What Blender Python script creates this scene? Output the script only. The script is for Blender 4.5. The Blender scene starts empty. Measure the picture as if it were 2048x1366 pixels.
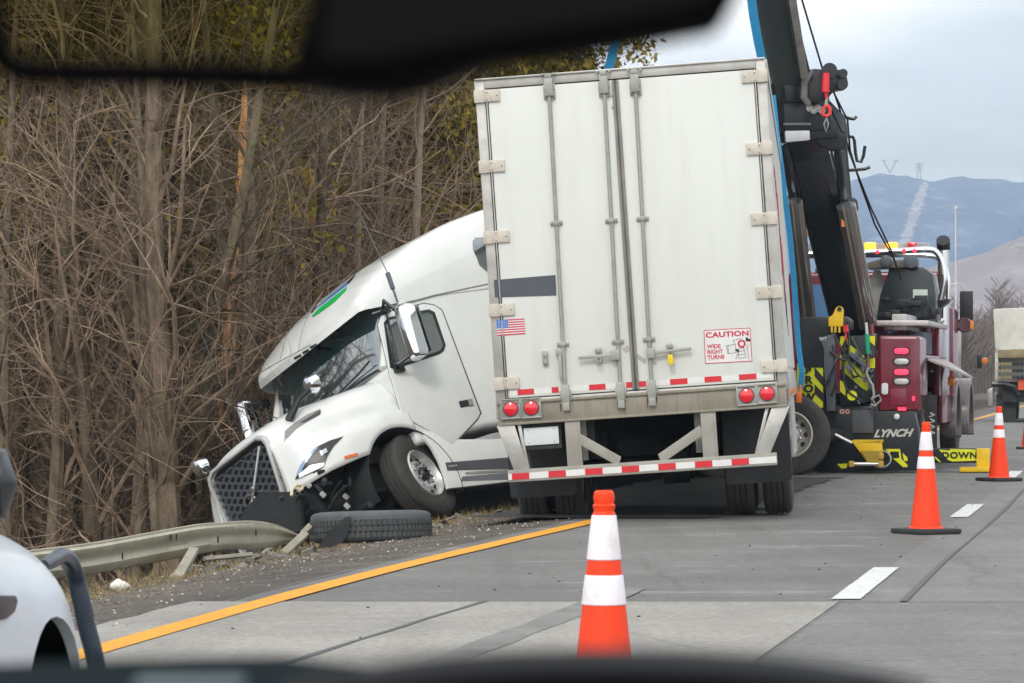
import bpy, bmesh, math, random
from mathutils import Vector, Matrix, Euler
from math import radians as R, sin, cos, pi
# ---------------------------------------------------------------- camera, sky, sun, exposure
SC = bpy.context.scene
F = 7000.0; HC = 1.30; HOR = 749.0            # focal length in photo pixels, eye height, horizon row
cam_d = bpy.data.cameras.new('camera'); cam = bpy.data.objects.new('camera', cam_d); SC.collection.objects.link(cam)
cam.location = (0, 0, HC); cam.rotation_euler = (R(90), 0, 0)
cam_d.sensor_width = 36; cam_d.lens = 36 * F / 2048; cam_d.shift_y = (HOR - 683) / 2048
cam_d.clip_start = .05; cam_d.clip_end = 20000
cam_d.dof.use_dof = True; cam_d.dof.focus_distance = 33; cam_d.dof.aperture_fstop = 23
SC.camera = cam
W = bpy.data.worlds.new('World'); SC.world = W; W.use_nodes = True
SUN_EL, SUN_ROT = R(42), R(194)
def build_world():
    nt = W.node_tree; nt.nodes.clear(); N = nt.nodes.new; L = nt.links.new
    out = N('ShaderNodeOutputWorld'); bg = N('ShaderNodeBackground'); bg.inputs['Strength'].default_value = .13
    sky = N('ShaderNodeTexSky'); sky.sky_type = 'NISHITA'; sky.sun_disc = False
    sky.sun_elevation = SUN_EL; sky.sun_rotation = SUN_ROT; sky.air_density = 1.3; sky.dust_density = 2.5; sky.ozone_density = 2
    tc = N('ShaderNodeTexCoord'); mp = N('ShaderNodeMapping'); mp.inputs['Scale'].default_value = (3.2, 3.2, 13)
    mp.inputs['Location'].default_value = (1.3, .4, .55)
    nz = N('ShaderNodeTexNoise'); nz.inputs['Scale'].default_value = 2.1; nz.inputs['Detail'].default_value = 7; nz.inputs['Roughness'].default_value = .52
    rp = N('ShaderNodeValToRGB'); rp.color_ramp.elements[0].position = .36; rp.color_ramp.elements[1].position = .58
    rp.color_ramp.elements[0].color = (.5, .5, .5, 1); rp.color_ramp.elements[1].color = (1, 1, 1, 1)
    nz2 = N('ShaderNodeTexNoise'); nz2.inputs['Scale'].default_value = 1.3; nz2.inputs['Detail'].default_value = 4
    cl = N('ShaderNodeValToRGB'); cl.color_ramp.elements[0].position = .41; cl.color_ramp.elements[1].position = .58
    cl.color_ramp.elements[0].color = (7.3, 7.8, 8.3, 1); cl.color_ramp.elements[1].color = (12, 11.7, 11.4, 1)
    mx = N('ShaderNodeMix'); mx.data_type = 'RGBA'
    L(tc.outputs['Generated'], mp.inputs['Vector']); L(mp.outputs[0], nz.inputs['Vector']); L(mp.outputs[0], nz2.inputs['Vector'])
    L(nz.outputs['Fac'], rp.inputs[0]); L(nz2.outputs['Fac'], cl.inputs[0])
    L(rp.outputs[0], mx.inputs['Factor']); L(sky.outputs[0], mx.inputs['A']); L(cl.outputs[0], mx.inputs['B'])
    L(mx.outputs['Result'], bg.inputs['Color']); L(bg.outputs[0], out.inputs[0])
build_world()
sun_d = bpy.data.lights.new('sun', 'SUN'); sun = bpy.data.objects.new('sun', sun_d); SC.collection.objects.link(sun)
sun_d.energy = 1.1; sun_d.angle = R(12); sun_d.color = (1, .95, .88)
# sun stands behind the camera to the right
sun.rotation_euler = Vector((-sin(SUN_ROT) * cos(SUN_EL), -cos(SUN_ROT) * cos(SUN_EL), -sin(SUN_EL))).to_track_quat('-Z', 'Y').to_euler()
SC.view_settings.view_transform = 'Standard'; SC.view_settings.look = 'None'; SC.view_settings.exposure = .36; SC.view_settings.gamma = 1
SC.view_settings.use_curve_mapping = False
# ---------------------------------------------------------------- helpers
COL = SC.collection
def at(px, py, Y):
    'a point of the place seen at photo pixel px,py and standing Y metres away'
    return Vector(((px - 1024) / F * Y, Y, HC + (HOR - py) / F * Y))
def hit(M, px, py, axis, val):
    'local coordinates where the sight line through px,py meets the plane axis=val of frame M'
    Mi = M.inverted(); o = Mi @ Vector((0, 0, HC)); d = Mi.to_3x3() @ Vector(((px - 1024) / F, 1, (HOR - py) / F))
    return o + d * ((val - o[axis]) / d[axis])
def tag(o, label=None, cat=None, group=None, kind=None):
    if label: o['label'] = label
    if cat: o['category'] = cat
    if group: o['group'] = group
    if kind: o['kind'] = kind
    return o
def thing(name, label, cat, M=None, group=None):
    o = bpy.data.objects.new(name, None); COL.objects.link(o); o.empty_display_size = .2
    if M is not None: o.matrix_world = M
    return tag(o, label, cat, group)
def link(name, me, parent=None, M=None):
    o = bpy.data.objects.new(name, me); COL.objects.link(o)
    if parent is not None: o.parent = parent
    if M is not None: o.matrix_local = M
    return o
def frame(loc, yaw=0, pitch=0, roll=0):
    return Matrix.Translation(loc) @ Matrix.Rotation(yaw, 4, 'Z') @ Matrix.Rotation(pitch, 4, 'Y') @ Matrix.Rotation(roll, 4, 'X')
class MB:
    def __init__(s): s.v = []; s.f = []
    def add(s, v, f):
        n = len(s.v); s.v += [tuple(p) for p in v]; s.f += [tuple(i + n for i in q) for q in f]; return s
    def box(s, c, d, rot=None):
        hx, hy, hz = d[0] / 2, d[1] / 2, d[2] / 2
        vs = [Vector((x, y, z)) for x in (-hx, hx) for y in (-hy, hy) for z in (-hz, hz)]
        if rot is not None: vs = [rot @ p for p in vs]
        vs = [p + Vector(c) for p in vs]
        return s.add(vs, [(0, 1, 3, 2), (4, 6, 7, 5), (0, 4, 5, 1), (2, 3, 7, 6), (0, 2, 6, 4), (1, 5, 7, 3)])
    def bb(s, a, b): # box by two corners
        return s.box([(a[i] + b[i]) / 2 for i in range(3)], [abs(a[i] - b[i]) for i in range(3)])
    def bar(s, a, b, w, h=None, up=(0, 0, 1)):
        a, b = Vector(a), Vector(b); h = h or w; d = (b - a); L = d.length; d.normalize(); u = Vector(up)
        sx = d.cross(u)
        if sx.length < 1e-4: sx = d.cross(Vector((0, 1, 0)))
        sx.normalize(); sz = sx.cross(d); m = Matrix((sx, d, sz)).transposed()
        return s.box((a + b) / 2, (w, L, h), m)
    def tube(s, pts, r, n=8, cap=True):
        pts = [Vector(p) for p in pts]; rs = r if isinstance(r, (list, tuple)) else [r] * len(pts)
        vs = []; fs = []; ref = None
        for i, p in enumerate(pts):
            t = (pts[min(i + 1, len(pts) - 1)] - pts[max(i - 1, 0)]).normalized()
            if ref is None:
                ref = t.cross(Vector((0, 0, 1)) if abs(t.z) < .9 else Vector((1, 0, 0))).normalized()
            ref = (ref - t * ref.dot(t)).normalized(); b = t.cross(ref)
            for k in range(n):
                a = 2 * pi * k / n; vs.append(p + (ref * cos(a) + b * sin(a)) * rs[i])
        for i in range(len(pts) - 1):
            for k in range(n): fs.append((i * n + k, i * n + (k + 1) % n, (i + 1) * n + (k + 1) % n, (i + 1) * n + k))
        if cap: fs.append(tuple(range(n))[::-1]); fs.append(tuple((len(pts) - 1) * n + k for k in range(n)))
        return s.add(vs, fs)
    def lathe(s, prof, n=40, M=None, close=False):
        'profile of (radius, height) turned about local z'
        M = M or Matrix.Identity(4); vs = []; fs = []
        for (r, z) in prof:
            for k in range(n):
                a = 2 * pi * k / n; vs.append(M @ Vector((r * cos(a), r * sin(a), z)))
        m = len(prof)
        for i in range(m - 1 + (1 if close else 0)):
            j = (i + 1) % m
            for k in range(n): fs.append((i * n + k, i * n + (k + 1) % n, j * n + (k + 1) % n, j * n + k))
        if not close:
            if prof[0][0] > 1e-5: fs.append(tuple(range(n))[::-1])
            if prof[-1][0] > 1e-5: fs.append(tuple((m - 1) * n + k for k in range(n)))
        return s.add(vs, fs)
    def prism(s, poly, a, b, axis=1, M=None):
        'polygon in the two other axes (ascending order), extruded along axis from a to b'
        def P(u, v, w):
            p = {0: (w, u, v), 1: (u, w, v), 2: (u, v, w)}[axis]; return (M @ Vector(p)) if M else Vector(p)
        n = len(poly); vs = [P(u, v, a) for u, v in poly] + [P(u, v, b) for u, v in poly]
        fs = [tuple(range(n)), tuple(range(2 * n - 1, n - 1, -1))] + [(i, i + n, (i + 1) % n + n, (i + 1) % n) for i in range(n)]
        return s.add(vs, fs)
    def build(s, name, mat, parent=None, bev=0, smooth=None, seg=2, M=None, ang=40):
        me = bpy.data.meshes.new(name); me.from_pydata(s.v, [], s.f); me.materials.append(mat)
        bm = bmesh.new(); bm.from_mesh(me)
        if smooth == 'merge': bmesh.ops.remove_doubles(bm, verts=bm.verts, dist=1e-4)
        bmesh.ops.recalc_face_normals(bm, faces=bm.faces)
        if bev: bmesh.ops.bevel(bm, geom=[e for e in bm.edges if len(e.link_faces) == 2 and e.calc_face_angle(0) > R(30)], offset=bev, segments=seg, affect='EDGES', profile=.6, clamp_overlap=True)
        if smooth or bev:
            for f in bm.faces: f.smooth = True
            for e in bm.edges:
                if len(e.link_faces) == 2 and e.calc_face_angle(0) > R(ang): e.smooth = False
        bm.to_mesh(me); bm.free()
        return link(name, me, parent, M)
def text_mesh(txt, size, depth=.002, bold=0, shear=0, sx=1.0, align='CENTER', font_space=1):
    cu = bpy.data.curves.new('lettering', 'FONT'); cu.body = txt; cu.size = size; cu.extrude = depth; cu.offset = bold; cu.shear = shear
    cu.align_x = align; cu.align_y = 'CENTER'; cu.space_character = font_space
    o = bpy.data.objects.new('lettering', cu); COL.objects.link(o); bpy.context.view_layer.update()
    me = bpy.data.meshes.new_from_object(o.evaluated_get(bpy.context.evaluated_depsgraph_get()))
    bpy.data.objects.remove(o); bpy.data.curves.remove(cu)
    for v in me.vertices: v.co.x *= sx
    return me
def text(name, txt, size, mat, parent, M, **k):
    me = text_mesh(txt, size, **k); me.materials.clear(); me.materials.append(mat); return link(name, me, parent, M)
REAR = Matrix.Rotation(R(90), 4, 'X')          # text lying in XY turned to face -Y
def rear_text(name, txt, size, mat, parent, x, y, z, rot=0, **k):
    return text(name, txt, size, mat, parent, Matrix.Translation((x, y, z)) @ REAR @ Matrix.Rotation(rot, 4, 'Z'), **k)
def copy_tree(o, parent=None):
    c = o.copy(); COL.objects.link(c)
    if parent is not None: c.parent = parent
    for ch in list(o.children): copy_tree(ch, c)
    return c
# ---------------------------------------------------------------- materials
def mat(name, col, rough=.5, metal=0, var=.12, vs=3.0, dirt=0, dirtcol=(.12, .1, .08), bump=0, bs=60, emit=0, coat=0, spec=.5, coord='Object', streak=False, ior=0):
    m = bpy.data.materials.new(name); m.use_nodes = True; nt = m.node_tree; N = nt.nodes.new; L = nt.links.new
    b = nt.nodes['Principled BSDF']; b.inputs['Roughness'].default_value = rough; b.inputs['Metallic'].default_value = metal
    b.inputs['Specular IOR Level'].default_value = spec; b.inputs['Coat Weight'].default_value = coat; b.inputs['Coat Roughness'].default_value = .08
    if ior: b.inputs['IOR'].default_value = ior
    tc = N('ShaderNodeTexCoord'); nz = N('ShaderNodeTexNoise'); nz.inputs['Scale'].default_value = vs; nz.inputs['Detail'].default_value = 6; nz.inputs['Roughness'].default_value = .6
    L(tc.outputs[coord], nz.inputs['Vector'])
    rp = N('ShaderNodeValToRGB'); c = col
    rp.color_ramp.elements[0].color = (c[0] * (1 - var), c[1] * (1 - var), c[2] * (1 - var), 1); rp.color_ramp.elements[1].color = (min(1, c[0] * (1 + var)), min(1, c[1] * (1 + var)), min(1, c[2] * (1 + var)), 1)
    rp.color_ramp.elements[0].position = .3; rp.color_ramp.elements[1].position = .7
    L(nz.outputs['Fac'], rp.inputs[0]); last = rp.outputs[0]
    if dirt:
        n2 = N('ShaderNodeTexNoise'); n2.inputs['Scale'].default_value = vs * 1.7; n2.inputs['Detail'].default_value = 9; n2.inputs['Roughness'].default_value = .72
        if streak:
            mp = N('ShaderNodeMapping'); mp.inputs['Scale'].default_value = (6, 6, .5); L(tc.outputs[coord], mp.inputs[0]); L(mp.outputs[0], n2.inputs[0])
        else: L(tc.outputs[coord], n2.inputs[0])
        r2 = N('ShaderNodeValToRGB'); r2.color_ramp.elements[0].position = .5; r2.color_ramp.elements[1].position = .8
        r2.color_ramp.elements[0].color = (0, 0, 0, 1); r2.color_ramp.elements[1].color = (dirt,) * 3 + (1,)
        L(n2.outputs['Fac'], r2.inputs[0]); mx = N('ShaderNodeMix'); mx.data_type = 'RGBA'; L(r2.outputs[0], mx.inputs['Factor']); L(last, mx.inputs['A']); mx.inputs['B'].default_value = (*dirtcol, 1); last = mx.outputs['Result']
    L(last, b.inputs['Base Color'])
    if bump:
        n3 = N('ShaderNodeTexNoise'); n3.inputs['Scale'].default_value = bs; n3.inputs['Detail'].default_value = 4; L(tc.outputs[coord], n3.inputs[0])
        bp = N('ShaderNodeBump'); bp.inputs['Strength'].default_value = bump; bp.inputs['Distance'].default_value = .02; L(n3.outputs['Fac'], bp.inputs['Height']); L(bp.outputs[0], b.inputs['Normal'])
    if emit: b.inputs['Emission Color'].default_value = (*col, 1); b.inputs['Emission Strength'].default_value = emit
    return m
M_ = dict(
 white=mat('white paint', (.70, .715, .68), .32, dirt=.25, dirtcol=(.5, .5, .46), vs=1.2, var=.03, coat=.3),
 cabwhite=mat('cab white paint', (.74, .755, .73), .24, dirt=.32, dirtcol=(.55, .54, .5), vs=1.5, var=.03, coat=.6),
 door=mat('trailer door paint', (.695, .72, .675), .38, dirt=.35, dirtcol=(.52, .52, .46), vs=.8, var=.035, streak=True),
 alu=mat('weathered aluminium', (.50, .49, .46), .42, .55, var=.18, vs=4, dirt=.6, dirtcol=(.25, .23, .19)),
 galv=mat('galvanised steel', (.36, .36, .34), .5, .35, var=.2, vs=7, dirt=.6, dirtcol=(.16, .13, .1)),
 sill=mat('grimy galvanised sill', (.27, .25, .20), .55, .25, var=.2, vs=3, dirt=.8, dirtcol=(.12, .1, .07), streak=True),
 guard=mat('painted guard steel', (.32, .31, .27), .55, .15, var=.15, vs=4, dirt=.6, dirtcol=(.16, .13, .1)),
 hinge=mat('beige hinge steel', (.58, .54, .46), .5, .1, var=.12, vs=9, dirt=.5, dirtcol=(.33, .28, .22)),
 rod=mat('lock rod steel', (.36, .37, .33), .48, .4, var=.12, vs=6, dirt=.4),
 rail=mat('weathered guardrail steel', (.50, .475, .37), .55, .25, var=.15, vs=3, dirt=.55, dirtcol=(.22, .18, .12)),
 chrome=mat('chrome', (.85, .87, .9), .08, 1, var=.04), satin=mat('satin aluminium', (.62, .62, .6), .33, .5, var=.1, vs=8, dirt=.3),
 rubber=mat('tyre rubber', (.045, .043, .04), .75, var=.25, vs=9, dirt=.5, dirtcol=(.10, .09, .08), bump=.25, bs=60),
 tread=mat('worn tread rubber', (.055, .058, .06), .8, var=.25, vs=12, dirt=.6, dirtcol=(.12, .11, .1)),
 flap=mat('mud flap rubber', (.022, .024, .026), .7, var=.2, vs=5, dirt=.5, dirtcol=(.06, .055, .05)),
 black=mat('black paint', (.012, .015, .018), .35, var=.2, vs=4, dirt=.3, dirtcol=(.05, .05, .05)),
 boom=mat('boom black paint', (.020, .029, .031), .3, var=.3, vs=2, dirt=.25, dirtcol=(.04, .045, .045), coat=.3),
 under=mat('underbody grime', (.018, .02, .022), .75, var=.4, vs=6, dirt=.6, dirtcol=(.05, .045, .04), bump=.4, bs=20),
 grey=mat('slate grey steel', (.10, .115, .135), .5, .2, var=.12, vs=4, dirt=.3, dirtcol=(.06, .06, .06)),
 decal=mat('charcoal decal', (.075, .085, .105), .6, var=.08, vs=5),
 red=mat('red reflective', (.62, .02, .03), .4, var=.1, vs=20), redlamp=mat('red lamp lens', (.75, .015, .03), .15, var=.05, coat=.6, spec=.7),
 redlit=mat('lit red lamp', (1, .03, .07), .3, emit=1.6, var=0), amberlit=mat('lit amber lamp', (1, .36, .02), .3, emit=3.2, var=0), amber=mat('amber lens', (.8, .22, .02), .25, var=.05, coat=.5),
 whitetape=mat('white reflective tape', (.72, .72, .70), .45, var=.06, vs=10, dirt=.3, dirtcol=(.4, .38, .33)),
 conewhite=mat('white retroreflective collar', (.80, .76, .79), .5, var=.05, vs=7, dirt=.7, dirtcol=(.45, .41, .40)),
 orange=mat('cone orange', (.90, .050, .004), .5, var=.07, vs=4, dirt=.55, dirtcol=(.42, .05, .02), spec=.4),
 hiyel=mat('reflective yellow green', (.68, .70, .01), .5, var=.08, vs=8, dirt=.2), yellow=mat('yellow paint', (.75, .48, .01), .45, var=.1, vs=6, dirt=.4, dirtcol=(.3, .2, .03)),
 maroon=mat('maroon paint', (.17, .012, .03), .22, var=.08, vs=2, dirt=.4, dirtcol=(.2, .06, .07), coat=.7),
 blue=mat('blue strap webbing', (.01, .20, .40), .7, var=.2, vs=30), flagblue=mat('flag blue', (.03, .17, .55), .5, var=.1),
 green=mat('green stripe', (.01, .42, .1), .3, var=.05), greenhandle=mat('green handle', (.01, .30, .16), .5), bluestripe=mat('blue stripe', (.06, .22, .5), .3),
 glass=mat('dark cab glass', (.010, .03, .032), .04, var=.2, vs=1, spec=1, coat=1, ior=2.1),
 wood=mat('weathered post timber', (.30, .28, .22), .8, var=.25, vs=6, dirt=.5, dirtcol=(.2, .17, .12)),
 plate=mat('white plate', (.65, .70, .70), .4, var=.05, vs=8), brass=mat('brass', (.6, .4, .12), .3, .8), cream=mat('cream plastic', (.7, .6, .38), .5),
 stainless=mat('stainless exhaust', (.75, .75, .76), .15, 1, var=.06), carwhite=mat('car silver white paint', (.66, .71, .76), .3, var=.02, coat=.4),
 cabin=mat('black cabin plastic', (.0015, .0015, .002), .7, var=.1, spec=.04), dashgrey=mat('blue grey dash trim', (.035, .06, .07), .5, var=.1, vs=8),
 tan=mat('dump load tan', (.28, .22, .13), .8, var=.3, vs=4), palewhite=mat('dump white paint', (.62, .62, .56), .5, var=.08, dirt=.4, dirtcol=(.35, .33, .28)),
 ink=mat('black ink', (.01, .01, .01), .5, var=0), redink=mat('red ink', (.55, .02, .06), .5, var=0), silvertext=mat('silver lettering', (.55, .55, .5), .4, .2, var=.1),
)
def unproj(px, py, axis, val, M): return hit(M, px, py, axis, val)
# ---------------------------------------------------------------- ground, road
YP = [(8, -3.30), (12, -2.66), (16.5, -1.94), (21.1, -1.22), (25.2, -.446), (30.7, .68), (40, 2.42), (60, 6.0), (100, 13.2), (200, 31), (400, 66)]
def lerp(P, y):
    if y <= P[0][0]: a, b = P[0], P[1]
    else:
        for a, b in zip(P, P[1:]):
            if y <= b[0]: break
    return a[1] + (b[1] - a[1]) * (y - a[0]) / (b[0] - a[0])
def yel(y): return (lerp(YP, y - 1.5) + 2 * lerp(YP, y) + lerp(YP, y + 1.5)) / 4
def smooth(a, b, x): t = max(0, min(1, (x - a) / (b - a))); return t * t * (3 - 2 * t)
def gz(x, y):
    d = yel(y) - x
    z = -.01 * max(0, min(d, .6)) - .1 * max(0, min(d, 3.4) - .4)
    z -= .47 * max(0, min(d, 6.6) - 3.4) + .03 * max(0, min(d, 30) - 6.6)
    if d > 5:  # rising bank behind the wood
        z += 13 * smooth(80, 150, y) * smooth(10, 22, d - (y - 60) * .07)
    r = -d - 12
    if r > 0: z -= .06 * min(r, 8)
    return z
def ground_mat():
    m = bpy.data.materials.new('roadside earth and leaf litter'); m.use_nodes = True; nt = m.node_tree; N = nt.nodes.new; L = nt.links.new
    b = nt.nodes['Principled BSDF']; b.inputs['Roughness'].default_value = .9; b.inputs['Specular IOR Level'].default_value = .2
    g = N('ShaderNodeNewGeometry'); n1 = N('ShaderNodeTexNoise'); n1.inputs['Scale'].default_value = .9; n1.inputs['Detail'].default_value = 8; n1.inputs['Roughness'].default_value = .7
    n2 = N('ShaderNodeTexNoise'); n2.inputs['Scale'].default_value = 22; n2.inputs['Detail'].default_value = 5; n2.inputs['Roughness'].default_value = .7
    L(g.outputs['Position'], n1.inputs[0]); L(g.outputs['Position'], n2.inputs[0])
    r1 = N('ShaderNodeValToRGB'); e = r1.color_ramp.elements; e[0].position = .34; e[0].color = (.035, .026, .018, 1); e[1].position = .66; e[1].color = (.17, .125, .07, 1)
    x = e.new(.5); x.color = (.07, .054, .036, 1)
    r2 = N('ShaderNodeValToRGB'); e = r2.color_ramp.elements; e[0].position = .35; e[0].color = (.45, .45, .45, 1); e[1].position = .7; e[1].color = (1.5, 1.5, 1.5, 1)
    mx = N('ShaderNodeMix'); mx.data_type = 'RGBA'; mx.blend_type = 'MULTIPLY'; mx.inputs['Factor'].default_value = 1
    L(n1.outputs['Fac'], r1.inputs[0]); L(n2.outputs['Fac'], r2.inputs[0]); L(r1.outputs[0], mx.inputs['A']); L(r2.outputs[0], mx.inputs['B']); L(mx.outputs['Result'], b.inputs['Base Color'])
    bp = N('ShaderNodeBump'); bp.inputs['Strength'].default_value = .6; bp.inputs['Distance'].default_value = .05; L(n2.outputs['Fac'], bp.inputs['Height']); L(bp.outputs[0], b.inputs['Normal'])
    return m
def grid_mesh(name, xs, ys, fz, m, dx=lambda y: 0):
    mb = MB(); nx = len(xs)
    mb.v = [(x + dx(y), y, fz(x + dx(y), y)) for y in ys for x in xs]
    mb.f = [(j * nx + i, j * nx + i + 1, (j + 1) * nx + i + 1, (j + 1) * nx + i) for j in range(len(ys) - 1) for i in range(nx - 1)]
    return mb.build(name, m, smooth=True)
GM = ground_mat()
xs = [-3000, -900, -300, -120, -60, -40, -30] + [-24 + i * 1.0 for i in range(14)] + [-10 + i * .4 for i in range(24)] + [-.45, 0, 4, 8, 12, 16, 20, 30, 60, 150, 500, 3000]
ys = [-200, -30, 0, 5] + [8 + i for i in range(60)] + [70 + 4 * i for i in range(22)] + [165, 190, 220, 260, 320, 400, 600, 1200, 2500, 5200]
gr = grid_mesh('ground', xs, ys, lambda x, y: gz(x, y) - .06 - (3 if y > 300 else 0) * 0, GM, dx=yel); tag(gr, kind='structure')
def noise_node(N, L, vec, scale, detail=5, rough=.6, mapsc=None, rot=0):
    n = N('ShaderNodeTexNoise'); n.inputs['Scale'].default_value = scale; n.inputs['Detail'].default_value = detail; n.inputs['Roughness'].default_value = rough
    if mapsc:
        mp = N('ShaderNodeMapping'); mp.inputs['Scale'].default_value = mapsc; mp.inputs['Rotation'].default_value = (0, 0, rot); L(vec, mp.inputs[0]); L(mp.outputs[0], n.inputs[0])
    else: L(vec, n.inputs[0])
    return n.outputs['Fac']
def ramp(N, L, f, p0, p1, c0, c1):
    r = N('ShaderNodeValToRGB'); r.color_ramp.elements[0].position = p0; r.color_ramp.elements[1].position = p1
    r.color_ramp.elements[0].color = (*c0, 1) if len(c0) == 3 else c0; r.color_ramp.elements[1].color = (*c1, 1); L(f, r.inputs[0]); return r.outputs[0]
def mixc(N, L, f, a, b, mode='MIX'):
    m = N('ShaderNodeMix'); m.data_type = 'RGBA'; m.blend_type = mode
    if isinstance(f, (int, float)): m.inputs['Factor'].default_value = f
    else: L(f, m.inputs['Factor'])
    for k, v in (('A', a), ('B', b)):
        if isinstance(v, tuple): m.inputs[k].default_value = (*v, 1)
        else: L(v, m.inputs[k])
    return m.outputs['Result']
def pave(name, c, dust=(.42, .42, .40), dustamt=.65, dark=.35, ang=-.18, grain=140, p0=.56, p1=.74):
    m = bpy.data.materials.new(name); m.use_nodes = True; nt = m.node_tree; N = nt.nodes.new; L = nt.links.new
    b = nt.nodes['Principled BSDF']; b.inputs['Roughness'].default_value = .8; b.inputs['Specular IOR Level'].default_value = .35
    g = N('ShaderNodeNewGeometry').outputs['Position']
    lo = tuple(v * .78 for v in c); hi = tuple(v * 1.2 for v in c)
    base = ramp(N, L, noise_node(N, L, g, .55, 7, .62), .3, .7, lo, hi)
    gr_ = ramp(N, L, noise_node(N, L, g, 17, 7, .85), .32, .68, (.62,) * 3, (1.4,) * 3); base = mixc(N, L, 1, base, gr_, 'MULTIPLY')
    sp = ramp(N, L, noise_node(N, L, g, 38, 3, .7), .62, .7, (0,) * 3, (.5,) * 3); base = mixc(N, L, sp, base, tuple(v * 1.7 for v in c))
    du = ramp(N, L, noise_node(N, L, g, .9, 7, .68, (.8, 1.7, 1), ang), p0, p1, (0,) * 3, (dustamt,) * 3); base = mixc(N, L, du, base, dust)
    dk = ramp(N, L, noise_node(N, L, g, .6, 6, .7, (2.2, .35, 1), ang), .56, .75, (0,) * 3, (dark,) * 3); base = mixc(N, L, dk, base, tuple(v * .35 for v in c))
    tk = ramp(N, L, noise_node(N, L, g, .5, 4, .6, (3.2, .12, 1), -.18), .48, .66, (0,) * 3, (.30,) * 3); base = mixc(N, L, tk, base, tuple(v * .55 for v in c))
    ck = N('ShaderNodeTexVoronoi'); ck.feature = 'DISTANCE_TO_EDGE'; ck.inputs['Scale'].default_value = .42; wv = N('ShaderNodeMix'); wv.data_type = 'RGBA'; wv.inputs['Factor'].default_value = .25
    nn = N('ShaderNodeTexNoise'); nn.inputs['Scale'].default_value = 1.6; nn.inputs['Detail'].default_value = 6; L(g, nn.inputs[0]); L(g, wv.inputs['A']); L(nn.outputs['Color'], wv.inputs['B']); L(wv.outputs['Result'], ck.inputs['Vector'])
    base = mixc(N, L, ramp(N, L, ck.outputs['Distance'], .002, .006, (.32,) * 3, (0,) * 3), base, tuple(v * .35 for v in c))
    L(base, b.inputs['Base Color'])
    bp = N('ShaderNodeBump'); bp.inputs['Strength'].default_value = .35; bp.inputs['Distance'].default_value = .01; L(noise_node(N, L, g, 90, 4, .8), bp.inputs['Height']); L(bp.outputs[0], b.inputs['Normal'])
    return m
ASPH = pave('travel lane asphalt', (.155, .152, .142)); ASPH2 = pave('right lane asphalt', (.178, .176, .168), dustamt=.3, dark=.2)
CONC = pave('worn concrete slab', (.295, .28, .25), dustamt=.35, dark=.25); SHO = pave('dirty shoulder asphalt', (.072, .062, .053), dust=(.19, .155, .115), dustamt=.7, dark=.4, p0=.45, p1=.7)
WL = [(8, -.35), (20.2, 1.93), (23.45, 2.50), (31.8, 4.06), (34.9, 4.62), (60, 9.1), (100, 16.3), (200, 34.1), (400, 69)]
def wl(y): return (lerp(WL, y - 1.5) + 2 * lerp(WL, y) + lerp(WL, y + 1.5)) / 4
def strip(name, fx0, fx1, y0, y1, z, m, n=60, wob0=0, wob1=0, follow=False, seed=1):
    rnd = random.Random(seed); mb = MB(); ys_ = [y0 + (y1 - y0) * i / n for i in range(n + 1)]
    for y in ys_:
        a = fx0(y) + rnd.uniform(-wob0, wob0); b = fx1(y) + rnd.uniform(-wob1, wob1)
        for k in range(5):
            x = a + (b - a) * k / 4; mb.v.append((x, y, (gz(x, y) if follow else 0) + z))
    for j in range(n):
        for k in range(4): mb.f.append((j * 5 + k, j * 5 + k + 1, (j + 1) * 5 + k + 1, (j + 1) * 5 + k))
    o = mb.build(name, m); tag(o, kind='structure'); return o
strip('travel_lane', lambda y: yel(y) - .28, wl, 4, 400, 0, ASPH, 160)
strip('right_lane', wl, lambda y: wl(y) + 7.4, 4, 400, -.001, ASPH2, 160)
strip('shoulder', lambda y: yel(y) - 1.75, lambda y: yel(y) - .24, 4, 400, .004, SHO, 400, wob0=.16, wob1=.03, follow=True, seed=4)
# light concrete slab in the near part of the travel lane
def sl_edge(y): return wl(y) - .02
strip('concrete_slab', lambda y: yel(y) - .45 , sl_edge, 4, 20.0, .004, CONC, 40, wob0=.02)
strip('pavement_joint', lambda y: yel(y) + .3, lambda y: wl(y) + 7.4, 19.985, 20.012, .007, mat('joint sealer', (.10, .10, .095), .7), 1)
strip('crack_seal', lambda y: -.92 + (y - 16.2) * .2 - .02, lambda y: -.92 + (y - 16.2) * .2 + .02, 10, 20, .007, mat('crack tar', (.07, .072, .075), .6), 14, wob0=.012, wob1=.012, seed=3)
strip('lane_seam', lambda y: wl(y) + .33, lambda y: wl(y) + .36, 20, 300, .006, mat('lane seam tar', (.08, .08, .08), .7), 120, wob0=.01, wob1=.01, seed=8)
strip('skid_mark', lambda y: -.36 + (y - 16.0) * .19, lambda y: -.17 + (y - 16.0) * .19, 9, 21.2, .0065, mat('skid rubber', (.185, .18, .168), .8, var=.25, vs=3), 20, wob0=.015, wob1=.015, seed=5)
def wornpaint(name, c, under):
    m = bpy.data.materials.new(name); m.use_nodes = True; nt = m.node_tree; N = nt.nodes.new; L = nt.links.new
    b = nt.nodes['Principled BSDF']; b.inputs['Roughness'].default_value = .7; g = N('ShaderNodeNewGeometry').outputs['Position']
    base = ramp(N, L, noise_node(N, L, g, 2.2, 6, .6), .3, .7, tuple(v * .82 for v in c), c)
    w = ramp(N, L, noise_node(N, L, g, 26, 6, .75), .50, .66, (0,) * 3, (.8,) * 3); L(mixc(N, L, w, base, under), b.inputs['Base Color']); return m
YPM = wornpaint('worn yellow line paint', (.80, .35, .010), (.45, .24, .04)); WPM = wornpaint('worn white line paint', (.70, .70, .69), (.30, .30, .29))
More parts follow.
